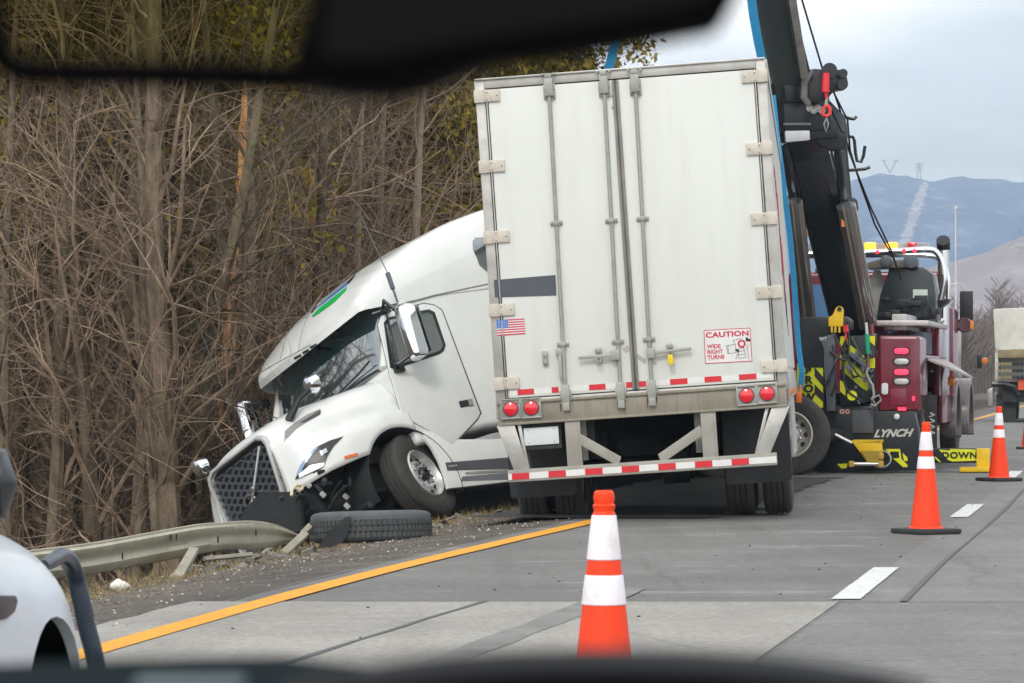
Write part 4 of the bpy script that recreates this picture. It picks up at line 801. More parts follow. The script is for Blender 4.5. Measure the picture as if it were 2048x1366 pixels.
def build_tractor():
    T = tractor; PW = M_['cabwhite']; ARC = (-.03, .56); AR = .66
    def zl(x):
        base = .93 if x > 0 else 1.02
        if x > .55: base = lerp([(.55, .93), (1.0, .86), (1.25, .80), (1.5, .74)], x)
        dx = x - ARC[0]
        return max(base, ARC[1] + math.sqrt(AR * AR - dx * dx)) if abs(dx) < AR else base
    # hood, fenders and nose
    keys = [(1.30, [(0, 1.62), (.30, 1.60), (.50, 1.54), (.585, 1.38), (.60, 1.2), (.60, 1.0), (.58, .72)]),
            (1.20, [(0, 1.72), (.33, 1.70), (.55, 1.63), (.72, 1.45), (.82, 1.25), (.87, 1.0), (.87, .72)]),
            (1.0, [(0, 1.80), (.38, 1.78), (.62, 1.71), (.82, 1.50), (.97, 1.29), (1.05, 1.08), (1.06, .72)]),
            (.70, [(0, 1.88), (.42, 1.865), (.70, 1.78), (.88, 1.56), (1.09, 1.36), (1.19, 1.16), (1.20, .72)]),
            (.30, [(0, 1.95), (.47, 1.93), (.79, 1.84), (.94, 1.63), (1.13, 1.43), (1.235, 1.22), (1.24, .72)]),
            (-.10, [(0, 2.00), (.52, 1.98), (.88, 1.90), (1.02, 1.68), (1.17, 1.46), (1.235, 1.25), (1.24, .72)]),
            (-.55, [(0, 2.05), (.6, 2.03), (.97, 1.95), (1.12, 1.74), (1.20, 1.5), (1.24, 1.25), (1.24, .72)])]
    xs = sorted(set([round(v, 4) for v in fr(-.30, 1.30, 70)] + [ARC[0] + AR - .001, ARC[0] + AR + .001, ARC[0] + AR - .01, ARC[0] + AR - .03]), reverse=True)
    hood = loft(keys, xs, 'hood', PW, T, zlow=zl, cap=False, thick=.02)
    ah = MB(); pts = []
    for k in range(26):
        a = R(-16) + (pi + R(32)) * k / 25; pts.append((ARC[0] + cos(a) * (AR + .006), ARC[1] + sin(a) * (AR + .006)))
    for s in (-1, 1):
        ah = MB()
        for k in range(25):
            (a0, b0), (a1, b1) = pts[k], pts[k + 1]
            ah.add([(a0, s * 1.225, b0), (a1, s * 1.225, b1), (a1, s * .7, b1), (a0, s * .7, b0)], [(0, 1, 2, 3)])
        ah.build('wheel_well', M_['under'], hood, smooth='merge')

    # intake on the hood side
    P = [kp(*q, 1, .93) for q in ((1055, 0),)]  # unused anchor
    def patch(name, pxs, axis, val, m, parent, d=.012, off=0):
        pts = [kp(x, y, axis, val) for x, y in pxs]; n = Vector((0, 0, 0)); n[axis] = 1; mb = MB(); k = len(pts)
        mb.add([p + n * off for p in pts] + [p + n * (off - d) for p in pts], [tuple(range(k)), tuple(range(2 * k - 1, k - 1, -1))] + [(i, (i + 1) % k, (i + 1) % k + k, i + k) for i in range(k)])
        return mb.build(name, m, parent)
    def on_mesh(o, px, py, lift=.012):
        Mi = KM.inverted(); og = Mi @ Vector((0, 0, HC)); d = (Mi.to_3x3() @ Vector(((px - 1024) / F, 1, (HOR - py) / F))).normalized()
        ok, loc, n, i = o.ray_cast(og, d)
        if not ok: return None
        if n.dot(d) > 0: n = -n
        return loc + n * lift
    bpy.context.view_layer.update()
    def shell(name, poly, o, m, lift=.014, res=2.0, parent=None, back=.03):
        'a thin moulding lying on the surface o, outlined by poly in the photo'
        xs_ = [p[0] for p in poly]; ys_ = [p[1] for p in poly]; n = len(poly); c = (sum(xs_) / n, sum(ys_) / n)
        rings = [(1.0, -back), (1.0, lift), (.8, lift), (.6, lift), (.4, lift), (.2, lift)]; dense = []
        for a, b in zip(poly, poly[1:] + poly[:1]):
            for t in (0, .25, .5, .75): dense.append((a[0] + (b[0] - a[0]) * t, a[1] + (b[1] - a[1]) * t))
        mb = MB(); k = len(dense)
        for s, lf in rings:
            for p in dense:
                q = on_mesh(o, c[0] + (p[0] - c[0]) * s, c[1] + (p[1] - c[1]) * s, lf)
                if q is None and name == 'clearance_lamp': return None
                mb.v.append(tuple(q if q is not None else mb.v[-1] if mb.v else (0, 0, 0)))
        q = on_mesh(o, *c, lift); mb.v.append(tuple(q))
        for r_ in range(len(rings) - 1):
            for i in range(k): mb.f.append((r_ * k + i, r_ * k + (i + 1) % k, (r_ + 1) * k + (i + 1) % k, (r_ + 1) * k + i))
        for i in range(k): mb.f.append(((len(rings) - 1) * k + i, (len(rings) - 1) * k + (i + 1) % k, len(mb.v) - 1))
        return mb.build(name, m, parent or T, smooth=True)
    # headlight, marker, hood scoop
    hl = shell('headlight', [(591, 959), (600, 938), (615, 915), (637, 893), (660, 882), (686, 874), (668, 892), (655, 912), (648, 934), (626, 945)], hood, M_['black'], .012)
    shell('chrome_strip', [(600, 948), (620, 932), (649, 926), (648, 933), (625, 944), (600, 956)], hood, M_['chrome'], .02, parent=hl)
    shell('lamp_bulb', [(640, 904), (652, 897), (655, 905), (643, 912)], hood, mat('clear lamp', (.5, .55, .6), .1, coat=1), .02, parent=hl)
    shell('chrome_strip', [(594, 950), (601, 932), (613, 914), (634, 894), (636, 897), (618, 917), (606, 936), (600, 952)], hood, mat('pale blue lens edge', (.25, .35, .5), .1, .4), .018, parent=hl)
    shell('side_marker', [(688, 913), (714, 906), (715, 912), (689, 919)], hood, mat('orange marker', (.75, .16, .02), .3, coat=.5), .012)
    shell('hood_vent', [(570, 862), (590, 845), (615, 829), (640, 818), (643, 824), (628, 836), (605, 850), (578, 868), (568, 884)], hood, mat('vent recess shadowed grey plastic', (.25, .25, .24), .6), .004, back=.0)
    shell('hood_vent', [(600, 846), (640, 821), (641, 829), (612, 845)], hood, mat('dark vent', (.06, .06, .06), .6), .008, back=.0)
    # grille
    gp = lambda px, py: kp(px, py, 0, 1.49)
    outer = [(424, 962), (432, 948), (520, 878), (530, 872), (534, 880), (546, 978), (545, 990), (556, 1052), (462, 1052), (452, 1042)]
    G = [gp(*q) for q in [(425, 960), (529, 872), (547, 988), (556, 1065), (464, 1052)]]
    c0 = Vector((1.49, .0, 0))
    rim_o = [Vector((1.33, y, z)) for y, z in [(.55, 1.56), (.585, 1.48), (.545, .95), (.47, .46), (.40, .40), (-.40, .40), (-.47, .46), (-.545, .95), (-.585, 1.48), (-.55, 1.56), (-.46, 1.61), (.46, 1.61)]]
    mb = MB(); n = len(rim_o); cc = Vector((1.33, 0, 1.05)); inn = [cc + (p - cc) * .93 for p in rim_o]
    mb.v = [tuple(p) for p in rim_o] + [tuple(p) for p in inn] + [(p.x - .12, p.y, p.z) for p in rim_o] + [(p.x - .08, p.y, p.z) for p in inn]
    for i in range(n): j = (i + 1) % n; mb.f += [(i, j, n + j, n + i), (i, 2 * n + i, 2 * n + j, j), (n + i, n + j, 3 * n + j, 3 * n + i)]
    gs = mb.build('grille_surround', M_['satin'], T, bev=.012)
    MB().prism([(y * .91, 1.05 + (z - 1.05) * .91) for _, y, z in rim_o], 1.23, 1.26, 0).build('grille_backing', M_['black'], gs)
    mb = MB(); hx = mat('grille mesh', (.19, .21, .24), .3, .6)
    sx, sz = .19, .046
    for r_ in range(25):
        for q in range(-5, 6):
            y = (q + .5 * (r_ & 1)) * sx; z = .45 + r_ * sz
            if z > 1.50: continue
            lim = lerp([(.4, .36), (.95, .47), (1.46, .51), (1.58, .44)], z)
            if abs(y) > lim: continue
            ring = [(y - sx * .46, z), (y - sx * .25, z + sz * .8), (y + sx * .25, z + sz * .8), (y + sx * .46, z), (y + sx * .25, z - sz * .8), (y - sx * .25, z - sz * .8)]
            for a, b in zip(ring, ring[1:] + ring[:1]): mb.bar((1.295, *a), (1.295, *b), .012, .010, up=(0, a[1] - b[1] + .001, b[0] - a[0]))
    mb.build('grille_mesh', hx, gs)
    MB().bar((1.33, .46, 1.48), (1.33, -.44, .50), .016, .028).build('diagonal_bar', M_['satin'], gs, bev=.003)
    rs = [kp(*q, 0, 1.37) for q in ((546, 984), (532, 986), (520, 984), (505, 1003), (492, 1014), (478, 1038), (474, 1062), (560, 1075), (604, 1060), (600, 1000), (580, 985))]; k = len(rs); sm = MB(); sm.add(rs + [p - Vector((.05, 0, 0)) for p in rs], [tuple(range(k)), tuple(range(2 * k - 1, k - 1, -1))] + [(i, (i + 1) % k, (i + 1) % k + k, i + k) for i in range(k)]); sm.build('torn_shroud', M_['under'], T)
    em = MB().lathe([(.072, 0), (.10, 0), (.10, .025), (.072, .025)], 30, Matrix.Translation((1.335, 0.01, 1.0)) @ Matrix.Rotation(pi / 2, 4, 'Y'), close=True).build('round_emblem', M_['chrome'], gs)
    mb = MB(); mb.bar((1.352, .075, 1.065), (1.352, .125, 1.125), .012, .016); mb.bar((1.352, .125, 1.125), (1.352, .085, 1.125), .012, .016); mb.bar((1.352, .125, 1.125), (1.352, .125, 1.085), .012, .016); mb.build('arrow', M_['chrome'], em)
    # torn underside where the bumper is missing
    rr = random.Random(4); mb = MB(); mb.bb((.55, -.85, .42), (1.20, .75, .95)); mb.bb((-1.2, -.5, .45), (.6, .5, 1.1)); mb.bb((-.9, -1.1, .4), (-.75, 1.1, .9)); mb.tube([(0, -1.1, .5), (0, 1.0, .5)], .07, 10); mb.bb((-.25, -.9, .6), (.6, .9, .9))
    for s in (-.42, .42): mb.bb((-7.2, s - .045, .62), (1.2, s + .045, .90))
    for k in range(60):
        p = Vector((rr.uniform(.5, 1.25), rr.uniform(-.3, 1.0), rr.uniform(.32, .9))); q = p + Vector((rr.uniform(-.3, .3), rr.uniform(-.3, .3), rr.uniform(-.25, .2))); mb.tube([p, (p + q) / 2 + Vector((0, .04, .03)), q], rr.uniform(.008, .035), 6)
    mb.build('chassis', M_['under'], T)
    for k in range(9):
        p = Vector((rr.uniform(.8, 1.4), rr.uniform(.0, .9), rr.uniform(.35, .85))); MB().box(p, (.05, .09, .10), Euler((rr.random() * 3, rr.random(), rr.random())).to_matrix()).build('torn_bracket', M_['black'], T, bev=.01)
    a = [kp(*q, 1, .92) for q in ((583, 992), (584, 980), (592, 971), (603, 971), (605, 977), (598, 982))]; MB().tube(a, .018, 8).build('broken_hose', M_['cream'], T, smooth=True)
    for q in ((646, 989), (692, 993), (617, 970), (694, 1012)): p = kp(*q, 1, .95); MB().box(p, (.05, .05, .07), Euler((.3, .4, .5)).to_matrix()).build('clip', mat('pale plastic', (.5, .52, .5), .4), T, bev=.012)
    # cab
    cabp = [(-.30, 1.0), (-.30, 1.98), (-.40, 2.04), (-.86, 2.84), (-1.0, 3.02), (-3.9, 3.02), (-3.9, 1.12), (-1.45, 1.12)]
    cab = MB(); cab.prism(cabp, -1.2, 1.2, 1); cab = cab.build('cab', PW, T, bev=.075, seg=5)
    # side panels: door
    def side(name, pxs, m, y0, th, parent=T, bev=0):
        P_ = [kxz(px, py, y0 + th) for px, py in pxs]; mb = MB(); mb.prism(P_, y0, y0 + th, 1); return mb.build(name, m, parent, bev=bev)
    dr = side('cab_door', [(757, 648), (763, 632), (775, 624), (848, 607), (868, 610), (884, 620), (961, 826), (955, 838), (905, 890), (862, 862), (806, 833), (780, 745)], PW, 1.195, .022, bev=.012)
    c_ = (862, 735); side('door_gap', [(c_[0] + (x - c_[0]) * 1.017, c_[1] + (y - c_[1]) * 1.012) for x, y in [(757, 648), (763, 632), (775, 624), (848, 607), (868, 610), (884, 620), (961, 826), (955, 838), (905, 890), (862, 862), (806, 833), (780, 745)]], M_['grey'], 1.19, .013)
    win = side('side_window', [(768, 645), (776, 634), (858, 618), (870, 624), (892, 690), (888, 702), (880, 708), (790, 738), (781, 735)], M_['black'], 1.205, .020, dr, bev=.006)
    side('window_glass', [(773, 649), (780, 640), (856, 625), (865, 630), (886, 690), (883, 698), (877, 702), (795, 730), (787, 728)], M_['glass'], 1.215, .014, win, bev=.004)
    side('window_sticker', [(795, 722), (802, 718), (806, 728), (799, 731)], mat('blue sticker', (.3, .5, .6), .5), 1.229, .002, win)
    h = side('door_handle', [(918, 802), (945, 797), (948, 810), (922, 815)], M_['black'], 1.214, .012, dr, bev=.006); side('handle_grip', [(937, 799), (945, 797), (948, 810), (940, 811)], M_['galv'], 1.222, .014, h, bev=.004)
    # sleeper seam, lower side fairings
    mb = MB(); a = kxz(885, 622, 1.2); b = kxz(963, 828, 1.2); mb.bar((a[0], 1.2, a[1]), (b[0], 1.2, b[1]), .008, .008, up=(0, 1, 0)); mb.build('panel_gap', M_['black'], T)
    side('lower_step_panel', [(905, 892), (985, 866), (1060, 852), (1062, 900), (985, 912), (955, 906), (905, 912)], mat('grey step panel', (.42, .43, .43), .4, .2, dirt=.3), 1.10, .04, bev=.01)
    sk = side('side_fairing', [(850, 862), (864, 862), (903, 880), (905, 878), (985, 878), (1060, 870), (1064, 958), (896, 977), (889, 950), (878, 920), (863, 893), (846, 872)], PW, 1.17, .045, bev=.015)
    side('step_recess', [(891, 925), (1062, 911), (1062, 936), (895, 941)], mat('dark step', (.10, .105, .11), .5, .3), 1.216, .004, sk); side('step_edge', [(930, 944), (1062, 935), (1062, 940), (932, 948)], M_['alu'], 1.221, .004, sk)
    side('step_recess', [(925, 953), (1062, 941), (1062, 957), (922, 962)], mat('grey step', (.20, .21, .22), .5, .3), 1.216, .004, sk); side('step_recess', [(897, 931), (914, 929), (915, 932), (897, 934)], M_['alu'], 1.221, .002, sk)
    # roof fairing and visor
    def key(x, zt, yt, zs, ys, zb, yb): return (x, [(0, zt), (yt * .6, zt - .01), (yt, zt - .05), (ys, zs), (yb, (zs + zb) / 2), (yb, zb)])
    keys = [key(-.36, 2.93, .66, 2.90, .94, 2.78, 1.00), key(-.42, 3.05, .68, 2.97, 1.0, 2.78, 1.06), key(-.55, 3.22, .70, 3.08, 1.05, 2.77, 1.12), key(-.75, 3.36, .72, 3.20, 1.09, 2.77, 1.18), key(-1.1, 3.54, .74, 3.38, 1.10, 2.79, 1.21), key(-1.6, 3.73, .76, 3.58, 1.10, 2.83, 1.21), key(-2.3, 3.93, .80, 3.80, 1.08, 2.86, 1.21), key(-3.1, 4.08, .84, 3.97, 1.07, 2.88, 1.21), key(-4.0, 4.13, .86, 4.02, 1.06, 2.88, 1.21)]
    roof = loft(keys, fr(-.36, -4.0, 60), 'roof_fairing', PW, T, npts=30)
    bpy.context.view_layer.update()
    mb = MB(); tr = [(700, 652), (745, 627), (800, 609), (870, 590), (970, 569), (1040, 556)]
    P_ = [Vector((kxz(*q, 1.215)[0], 1.212, kxz(*q, 1.215)[1])) for q in tr[1:]]; mb.tube(P_, .009, 6); mb.build('trim_seam', mat('seam grey', (.25, .26, .26), .5), T)
    for q in (((566 + 0, 746), (577, 741)), ((590, 715), (603, 708)), ((607, 704), (618, 698)), ((622, 693), (634, 687)), ((672, 660), (684, 654))):
        shell('clearance_lamp', [(q[0][0] - 1, q[0][1]), (q[1][0] - 1, q[1][1]), (q[1][0], q[1][1] + 4), (q[0][0], q[0][1] + 4)], roof, M_['black'], .012) if on_mesh(roof, *q[0]) is not None and on_mesh(roof, (q[0][0] + q[1][0]) / 2, q[0][1]) is not None else None
    # stripes on the roof front
    def sh(n, poly, m, l):
        c = (sum(p[0] for p in poly) / len(poly), sum(p[1] for p in poly) / len(poly))
        if on_mesh(roof, *c) is not None: shell(n, poly, roof, m, l, back=.0)
    sh('green_stripe', [(624, 632), (640, 616), (666, 596), (694, 574), (693, 581), (670, 604), (646, 622), (628, 634)], M_['green'], .006)
    sh('blue_stripe', [(632, 618), (650, 600), (672, 583), (698, 562), (695, 570), (664, 594), (640, 612)], M_['bluestripe'], .006)
    sh('black_stripe', [(622, 625), (634, 610), (634, 613), (625, 626)], M_['black'], .008); sh('black_stripe', [(694, 566), (712, 548), (708, 556), (698, 568)], M_['black'], .008)
    sh('sleeper_window', [(945, 482), (950, 476), (990, 474), (990, 560), (975, 545), (958, 530), (946, 500)], M_['glass'], .01)
    # windscreen
    mb = MB(); nx, nz = 16, 8
    for j in range(nz + 1):
        for i in range(nx + 1):
            v = j / nz; u = -1 + 2 * i / nx; y = u * (1.06 - .05 * v); x = -.40 - .27 * v - .10 * u * u * abs(u) + .105; z = 2.02 + .84 * v
            mb.v.append((x, y, z))
    for j in range(nz):
        for i in range(nx): mb.f.append((j * (nx + 1) + i, j * (nx + 1) + i + 1, (j + 1) * (nx + 1) + i + 1, (j + 1) * (nx + 1) + i))
    ws = mb.build('windscreen', M_['glass'], T, smooth=True); s = ws.modifiers.new('s', 'SOLIDIFY'); s.thickness = .02
    bpy.context.view_layer.update()
    mb = MB(); edge = [on_mesh(ws, px, py, .01) for px, py in ((562, 838), (600, 812), (650, 783), (700, 757), (738, 738))]; edge = [e for e in edge if e is not None]
    # a-pillars
    for s in (-1, 1): MB().tube([(-.33, s * 1.10, 2.0), (-.55, s * 1.11, 2.42), (-.86, s * 1.10, 2.95)], [.07, .065, .06], 10).build('pillar', PW, T, smooth=True)
    mb = MB(); mb.tube([(-.26, -.9, 2.05), (-.30, -.2, 2.14), (-.31, .1, 2.2)], .012, 6); mb.tube([(-.26, .1, 2.05), (-.32, .7, 2.15), (-.34, .9, 2.2)], .012, 6); mb.build('wiper', M_['black'], T)
    # mirrors on the doors
    def mirror(sy):
        g = thing('door_mirror', None, None); g.parent = T
        if sy > 0: A, B = kp(805, 612, 1, 1.52), kp(838, 716, 1, 1.52)
        else: A, B = kp(480, 806, 1, -1.5), kp(507, 900, 1, -1.5)
        ax = (B - A).normalized(); n = 7; mb = MB(); L = (B - A).length
        prof = [(-.10, -.09), (-.12, .02), (-.07, .09), (.04, .10), (.10, .05), (.11, -.09)]
        side_ = Vector((0, 1, 0)); fwd = ax.cross(side_).normalized(); fwd = fwd if fwd.x > 0 else -fwd
        fs = (0, .08, .92, 1); sc = (.75, 1, 1, .78); vs = []
        for f, s_ in zip(fs, sc):
            for u, v in prof: vs.append(A + ax * L * f + side_ * u * s_ + fwd * v * s_)
        mb.v = [tuple(v) for v in vs]; k = len(prof)
        for i in range(3):
            for j in range(k): mb.f.append((i * k + j, i * k + (j + 1) % k, (i + 1) * k + (j + 1) % k, (i + 1) * k + j))
        mb.f += [tuple(range(k)), tuple(3 * k + j for j in range(k))]
        sh_ = mb.build('mirror_shell', M_['chrome'], g, bev=.02, seg=3); c = A + ax * L * .5
        mb = MB(); pr = [A + ax * L * f + side_ * u + fwd * -.108 for f, u in ((.06, -.10), (.06, .12), (.94, .12), (.94, -.10))]; mb.add(pr + [p - fwd * .02 for p in pr], [(0, 1, 2, 3), (7, 6, 5, 4), (0, 4, 5, 1), (1, 5, 6, 2), (2, 6, 7, 3), (3, 7, 4, 0)]); mb.build('mirror_glass', M_['glass'], g)
        mb = MB(); s = sy
        mb.tube([(-.55, s * 1.2, 2.68), (-.45, s * 1.36, 2.74), A + ax * .1 - side_ * s * .05], .022, 8); mb.tube([(-.42, s * 1.2, 1.93), (-.33, s * 1.33, 1.95), B - ax * .1 - side_ * s * .05], .022, 8); mb.tube([(-.55, s * 1.24, 2.68), (-.42, s * 1.24, 1.95)], .014, 6)
        mb.box((-.4, s * 1.23, 1.93), (.14, .07, .09)); mb.box((-.55, s * 1.23, 2.68), (.12, .06, .08)); mb.build('mirror_arm', M_['black'], g)
        return g, A
    gL, A = mirror(1)
    def antenna(p0, p1, tip, par, lab):
        g = MB(); g.tube([p0, p0.lerp(p1, .45)], .014, 6); g.tube([p0.lerp(p1, .45), p1], .028, 8); g.tube([p1, tip], .006, 5); tag(g.build('antenna', M_['grey'], T, smooth=True), lab)
    pA = lambda x, y: kp(x, y, 1, 1.5)
    antenna(pA(795, 604), pA(775, 546), pA(718, 425), gL, None)
    gR, A2 = mirror(-1)
    # right mirror cowl seen past the nose, its antenna, and the round hood mirrors
    pB = lambda x, y: kp(x, y, 1, -1.5)
    antenna(pB(459, 812), pB(452, 795), pB(393, 640), gR, None)
    def hood_mirror(c, name, foot):
        g = MB(); g.lathe([(.001, -.07), (.07, -.06), (.105, -.02), (.11, .05), (.10, .06), (.001, .06)], 20, Matrix.Translation(c) @ Matrix.Rotation(-pi / 2, 4, 'Y')); o = g.build('hood_mirror', M_['chrome'], T, smooth=True)
        MB().tube([c + Vector((-.02, 0, -.03)), (c + foot) / 2 + Vector((0, 0, .03)), foot], [.04, .035, .05], 8).build('mirror_stalk', M_['black'], o, smooth=True); return o
    hood_mirror(kp(622, 768, 1, .84), 'l', kp(578, 840, 1, .72)); hood_mirror(kp(400, 934, 1, -.93), 'r', kp(432, 950, 1, -.66))
    # snorkel shaped black bracket (left hood mirror arm)
    # wheels
    WM = KM.inverted()
    # steer wheel turned hard and leaning, placed from its hub
    hub = kp(853, 945, 1, 1.17); n = Vector((-.30, 1, .10)).normalized(); q = n.to_track_quat('Z', 'Y').to_matrix().to_4x4(); wl_ = wheel10(T, Matrix.Translation(hub - n * .14) @ q, True); tag(wl_, 'steered front wheel on the road side')
    wheel10(T, Matrix.Translation((0, -1.03, .5)) @ Vector((.3, -1, 0)).to_track_quat('Z', 'Y').to_matrix().to_4x4(), True)
    # drive axles: the frame is twisted, so the rear wheels stand on the road
    for (wx, wy) in ((3.60, 45.4), (2.6, 44.4)):
        z = gz(wx, wy) + .52
        for k in range(2):
            # outer and inner tyre on the near side, inner hidden
            wn = Vector((-.10, -1, .04)).normalized() if wx > 3 else Vector((.5, -1, 0)).normalized()
            c = Vector((wx, wy, z)) - wn * (.33 * k); Mw = WM @ (Matrix.Translation(c) @ wn.to_track_quat('Z', 'Y').to_matrix().to_4x4()); w_ = wheel10(T, Mw, False)
            if wx > 3 and k == 0: tag(w_, 'rear drive wheel with deep dished rim showing right of the trailer')
        far = Vector((wx, wy, z)) + Vector((-.05, 1, 0)).normalized() * 1.9; wheel10(T, WM @ (Matrix.Translation(far) @ Vector((.5, 1, 0)).to_track_quat('Z', 'Y').to_matrix().to_4x4()), False)
    mb = MB(); c = WM @ Vector((3.9, 48.2, .62)); mb.tube([WM @ Vector((2.75, 44.6, .5)), WM @ Vector((3.7, 46.5, .5))], .09, 10); mb.tube([WM @ Vector((3.75, 45.5, .5)), WM @ Vector((4.4, 46.4, .5))], .09, 10); mb.bar(WM @ Vector((1.6, 44.2, .8)), WM @ Vector((3.3, 46.8, .85)), .9, .28); mb.build('rear_frame', M_['under'], T)
build_tractor()
# ---------------------------------------------------------------- things beside the wreck
def loose_tyre():
    c = at(742, 1056, 30.2); c.z = gz(c.x, c.y) + .13; M = Matrix.Translation(c) @ Euler((R(-3), R(-1.5), 0)).to_matrix().to_4x4()
    t = thing('loose_tyre', 'big worn truck tyre lying flat on the shoulder in front of the wrecked cab', 'tyre', M)
    prof = tyre_profile(.52, .27, .29); MB().lathe(prof, 80, close=True).build('tyre_body', mat('dusty tyre rubber', (.075, .085, .09), .75, var=.2, vs=6, dirt=.6, dirtcol=(.14, .14, .13)), t, smooth=True)
    tr = MB(); n = 72 # tread blocks
    for k in range(n):
        a = 2 * pi * k / n
        for i, (z, h) in enumerate(((-.07, .045), (-.018, .045), (.035, .045))):
            aa = a + (.02 if i & 1 else 0); tr.box((cos(aa) * .521, sin(aa) * .521, z), (.014, .036, h), Matrix.Rotation(aa, 3, 'Z') @ Matrix.Rotation(R(20 * (1 if i & 1 else -1)), 3, 'X'))
    tr.build('tread', M_['tread'], t)
    a = at(640, 1098, 29.6); pts = [(632, 1100), (660, 1060), (690, 1035), (701, 1033), (698, 1060), (685, 1085), (662, 1094), (645, 1096)]
    mb = MB(); P = [at(x, y, 29.62 + .08 * (x - 660) / 60) for x, y in pts]; k = len(P)
    mb.add(P + [p + Vector((0, .02, 0)) for p in P], [tuple(range(k)), tuple(range(2 * k - 1, k - 1, -1))] + [(i, (i + 1) % k, (i + 1) % k + k, i + k) for i in range(k)])
    tag(mb.build('rubber_flap', M_['flap'], smooth=False), 'torn black rubber flap leaning against the lying tyre', 'rubber scrap')
loose_tyre()
def guardrail():
    pth = [(-60, 1146, 24.2), (57, 1132, 25.2), (185, 1116, 26.0), (308, 1094, 26.9), (395, 1078, 27.5), (445, 1072, 28.0), (505, 1070, 28.7), (552, 1070, 29.3), (598, 1074, 29.8)]
    Hh = [66, 66, 65, 64, 62, 58, 60, 46, 14]; TW = [0, 0, .02, .05, .05, .1, .2, .6, 1.1]
    # W-beam section (across, out)
    sec = [(-.5, 0), (-.42, .0), (-.33, .25), (-.22, .28), (-.10, .05), (0, 0), (.10, .05), (.22, .28), (.33, .25), (.42, 0), (.5, 0)]
    K = []
    for (x, y, Y), h, tw in zip(pth, Hh, TW): K.append([x, y, Y, h, tw])
    mb = MB(); n = 90; m = len(sec)
    for i in range(n + 1):
        x, y, Y, h, tw = cr(K, (len(K) - 1) * i / n); c = at(x, y, Y); s = h / F * Y
        for u, v in sec:
            p = c + Vector((0, -v * .30 * (1 - .5 * min(1, tw)) + u * .26, u * s * -1)); mb.v.append(tuple(p))
    for i in range(n):
        for k in range(m - 1): mb.f.append((i * m + k, i * m + k + 1, (i + 1) * m + k + 1, (i + 1) * m + k))
    g = thing('guardrail', 'crushed steel guardrail lying bent along the shoulder edge', 'guardrail', Matrix.Identity(4))
    b = mb.build('beam', M_['rail'], g, smooth=True); s = b.modifiers.new('s', 'SOLIDIFY'); s.thickness = .008
    mb = MB()
    for (px, py, Y) in ((342, 1075, 26.95), (353, 1074, 26.98), (245, 1112, 26.2), (512, 1065, 28.4), (436, 1079, 27.6)): mb.box(at(px, py, Y), (.012, .02, .05))
    mb.build('bolt_slot', M_['black'], g)
guardrail()
def plank(name, a, b, w, th, m, lab, cat, group=None):
    mb = MB(); mb.bar(a, b, w, th, up=(0, -1, .3)); tag(mb.build(name, m, bev=.008), lab, cat, group)
plank('broken_post', at(388, 1100, 27.0), at(355, 1157, 26.2), .075, .05, M_['wood'], 'splintered grey guardrail post leaning against the crushed rail', 'post')
plank('broken_post', at(368, 1130, 27.0), at(340, 1156, 26.8), .03, .02, M_['wood'], 'thin split post sliver left of the leaning post', 'post')
plank('broken_post', at(610, 1068, 29.5), at(567, 1108, 29.0), .065, .05, M_['wood'], 'pale broken post at the torn end of the guardrail', 'post')
plank('broken_post', at(622, 1050, 30), at(604, 1068, 30), .05, .04, M_['wood'], 'short grey post stub wedged beside the lying tyre', 'post')
plank('plank', at(408, 1118, 27.6), at(503, 1109, 28.2), .035, .03, M_['wood'], 'long pale plank lying flat under the bent rail', 'plank')
def chunk(px, py, Y, s, name, m, lab, cat, seed):
    rr = random.Random(seed); bm = bmesh.new(); bmesh.ops.create_icosphere(bm, subdivisions=3, radius=1)
    for v in bm.verts:
        f = 1 + .22 * sin(v.co.x * 5 + seed) * cos(v.co.y * 4) + rr.uniform(-.06, .06); v.co = Vector((v.co.x * s[0], v.co.y * s[1], v.co.z * s[2])) * f
    for f in bm.faces: f.smooth = True
    me = bpy.data.meshes.new(name); bm.to_mesh(me); bm.free(); me.materials.append(m); o = link(name, me); o.location = at(px, py, Y); tag(o, lab, cat)
chunk(238, 1172, 24.6, (.066, .05, .045), 'white_rock', mat('white lump', (.72, .70, .62), .7, dirt=.3, vs=20), 'white lump of broken plastic on the gravel by the rail', 'debris', 2)
def scraps():
    rr = random.Random(12); mb = MB()
    for i in range(60):
        px = rr.choice([rr.uniform(480, 640), rr.uniform(380, 600), rr.uniform(860, 1010)]); Y = rr.uniform(27, 31) if px < 700 else rr.uniform(33, 39); x = (px - 1024) / F * Y
        mb.box((x, Y, gz(x, Y) - .03), (rr.uniform(.03, .22), rr.uniform(.02, .08), rr.uniform(.01, .05)), Euler((rr.uniform(-.4, .4), rr.uniform(-.4, .4), rr.uniform(0, 3))).to_matrix())
    tag(mb.build('wreck_scraps', mat('scrap mix', (.16, .16, .15), .6, var=.8, vs=1.5)), 'small torn plastic and metal scraps scattered round the rail end and cab', 'debris', kind='stuff')
scraps()
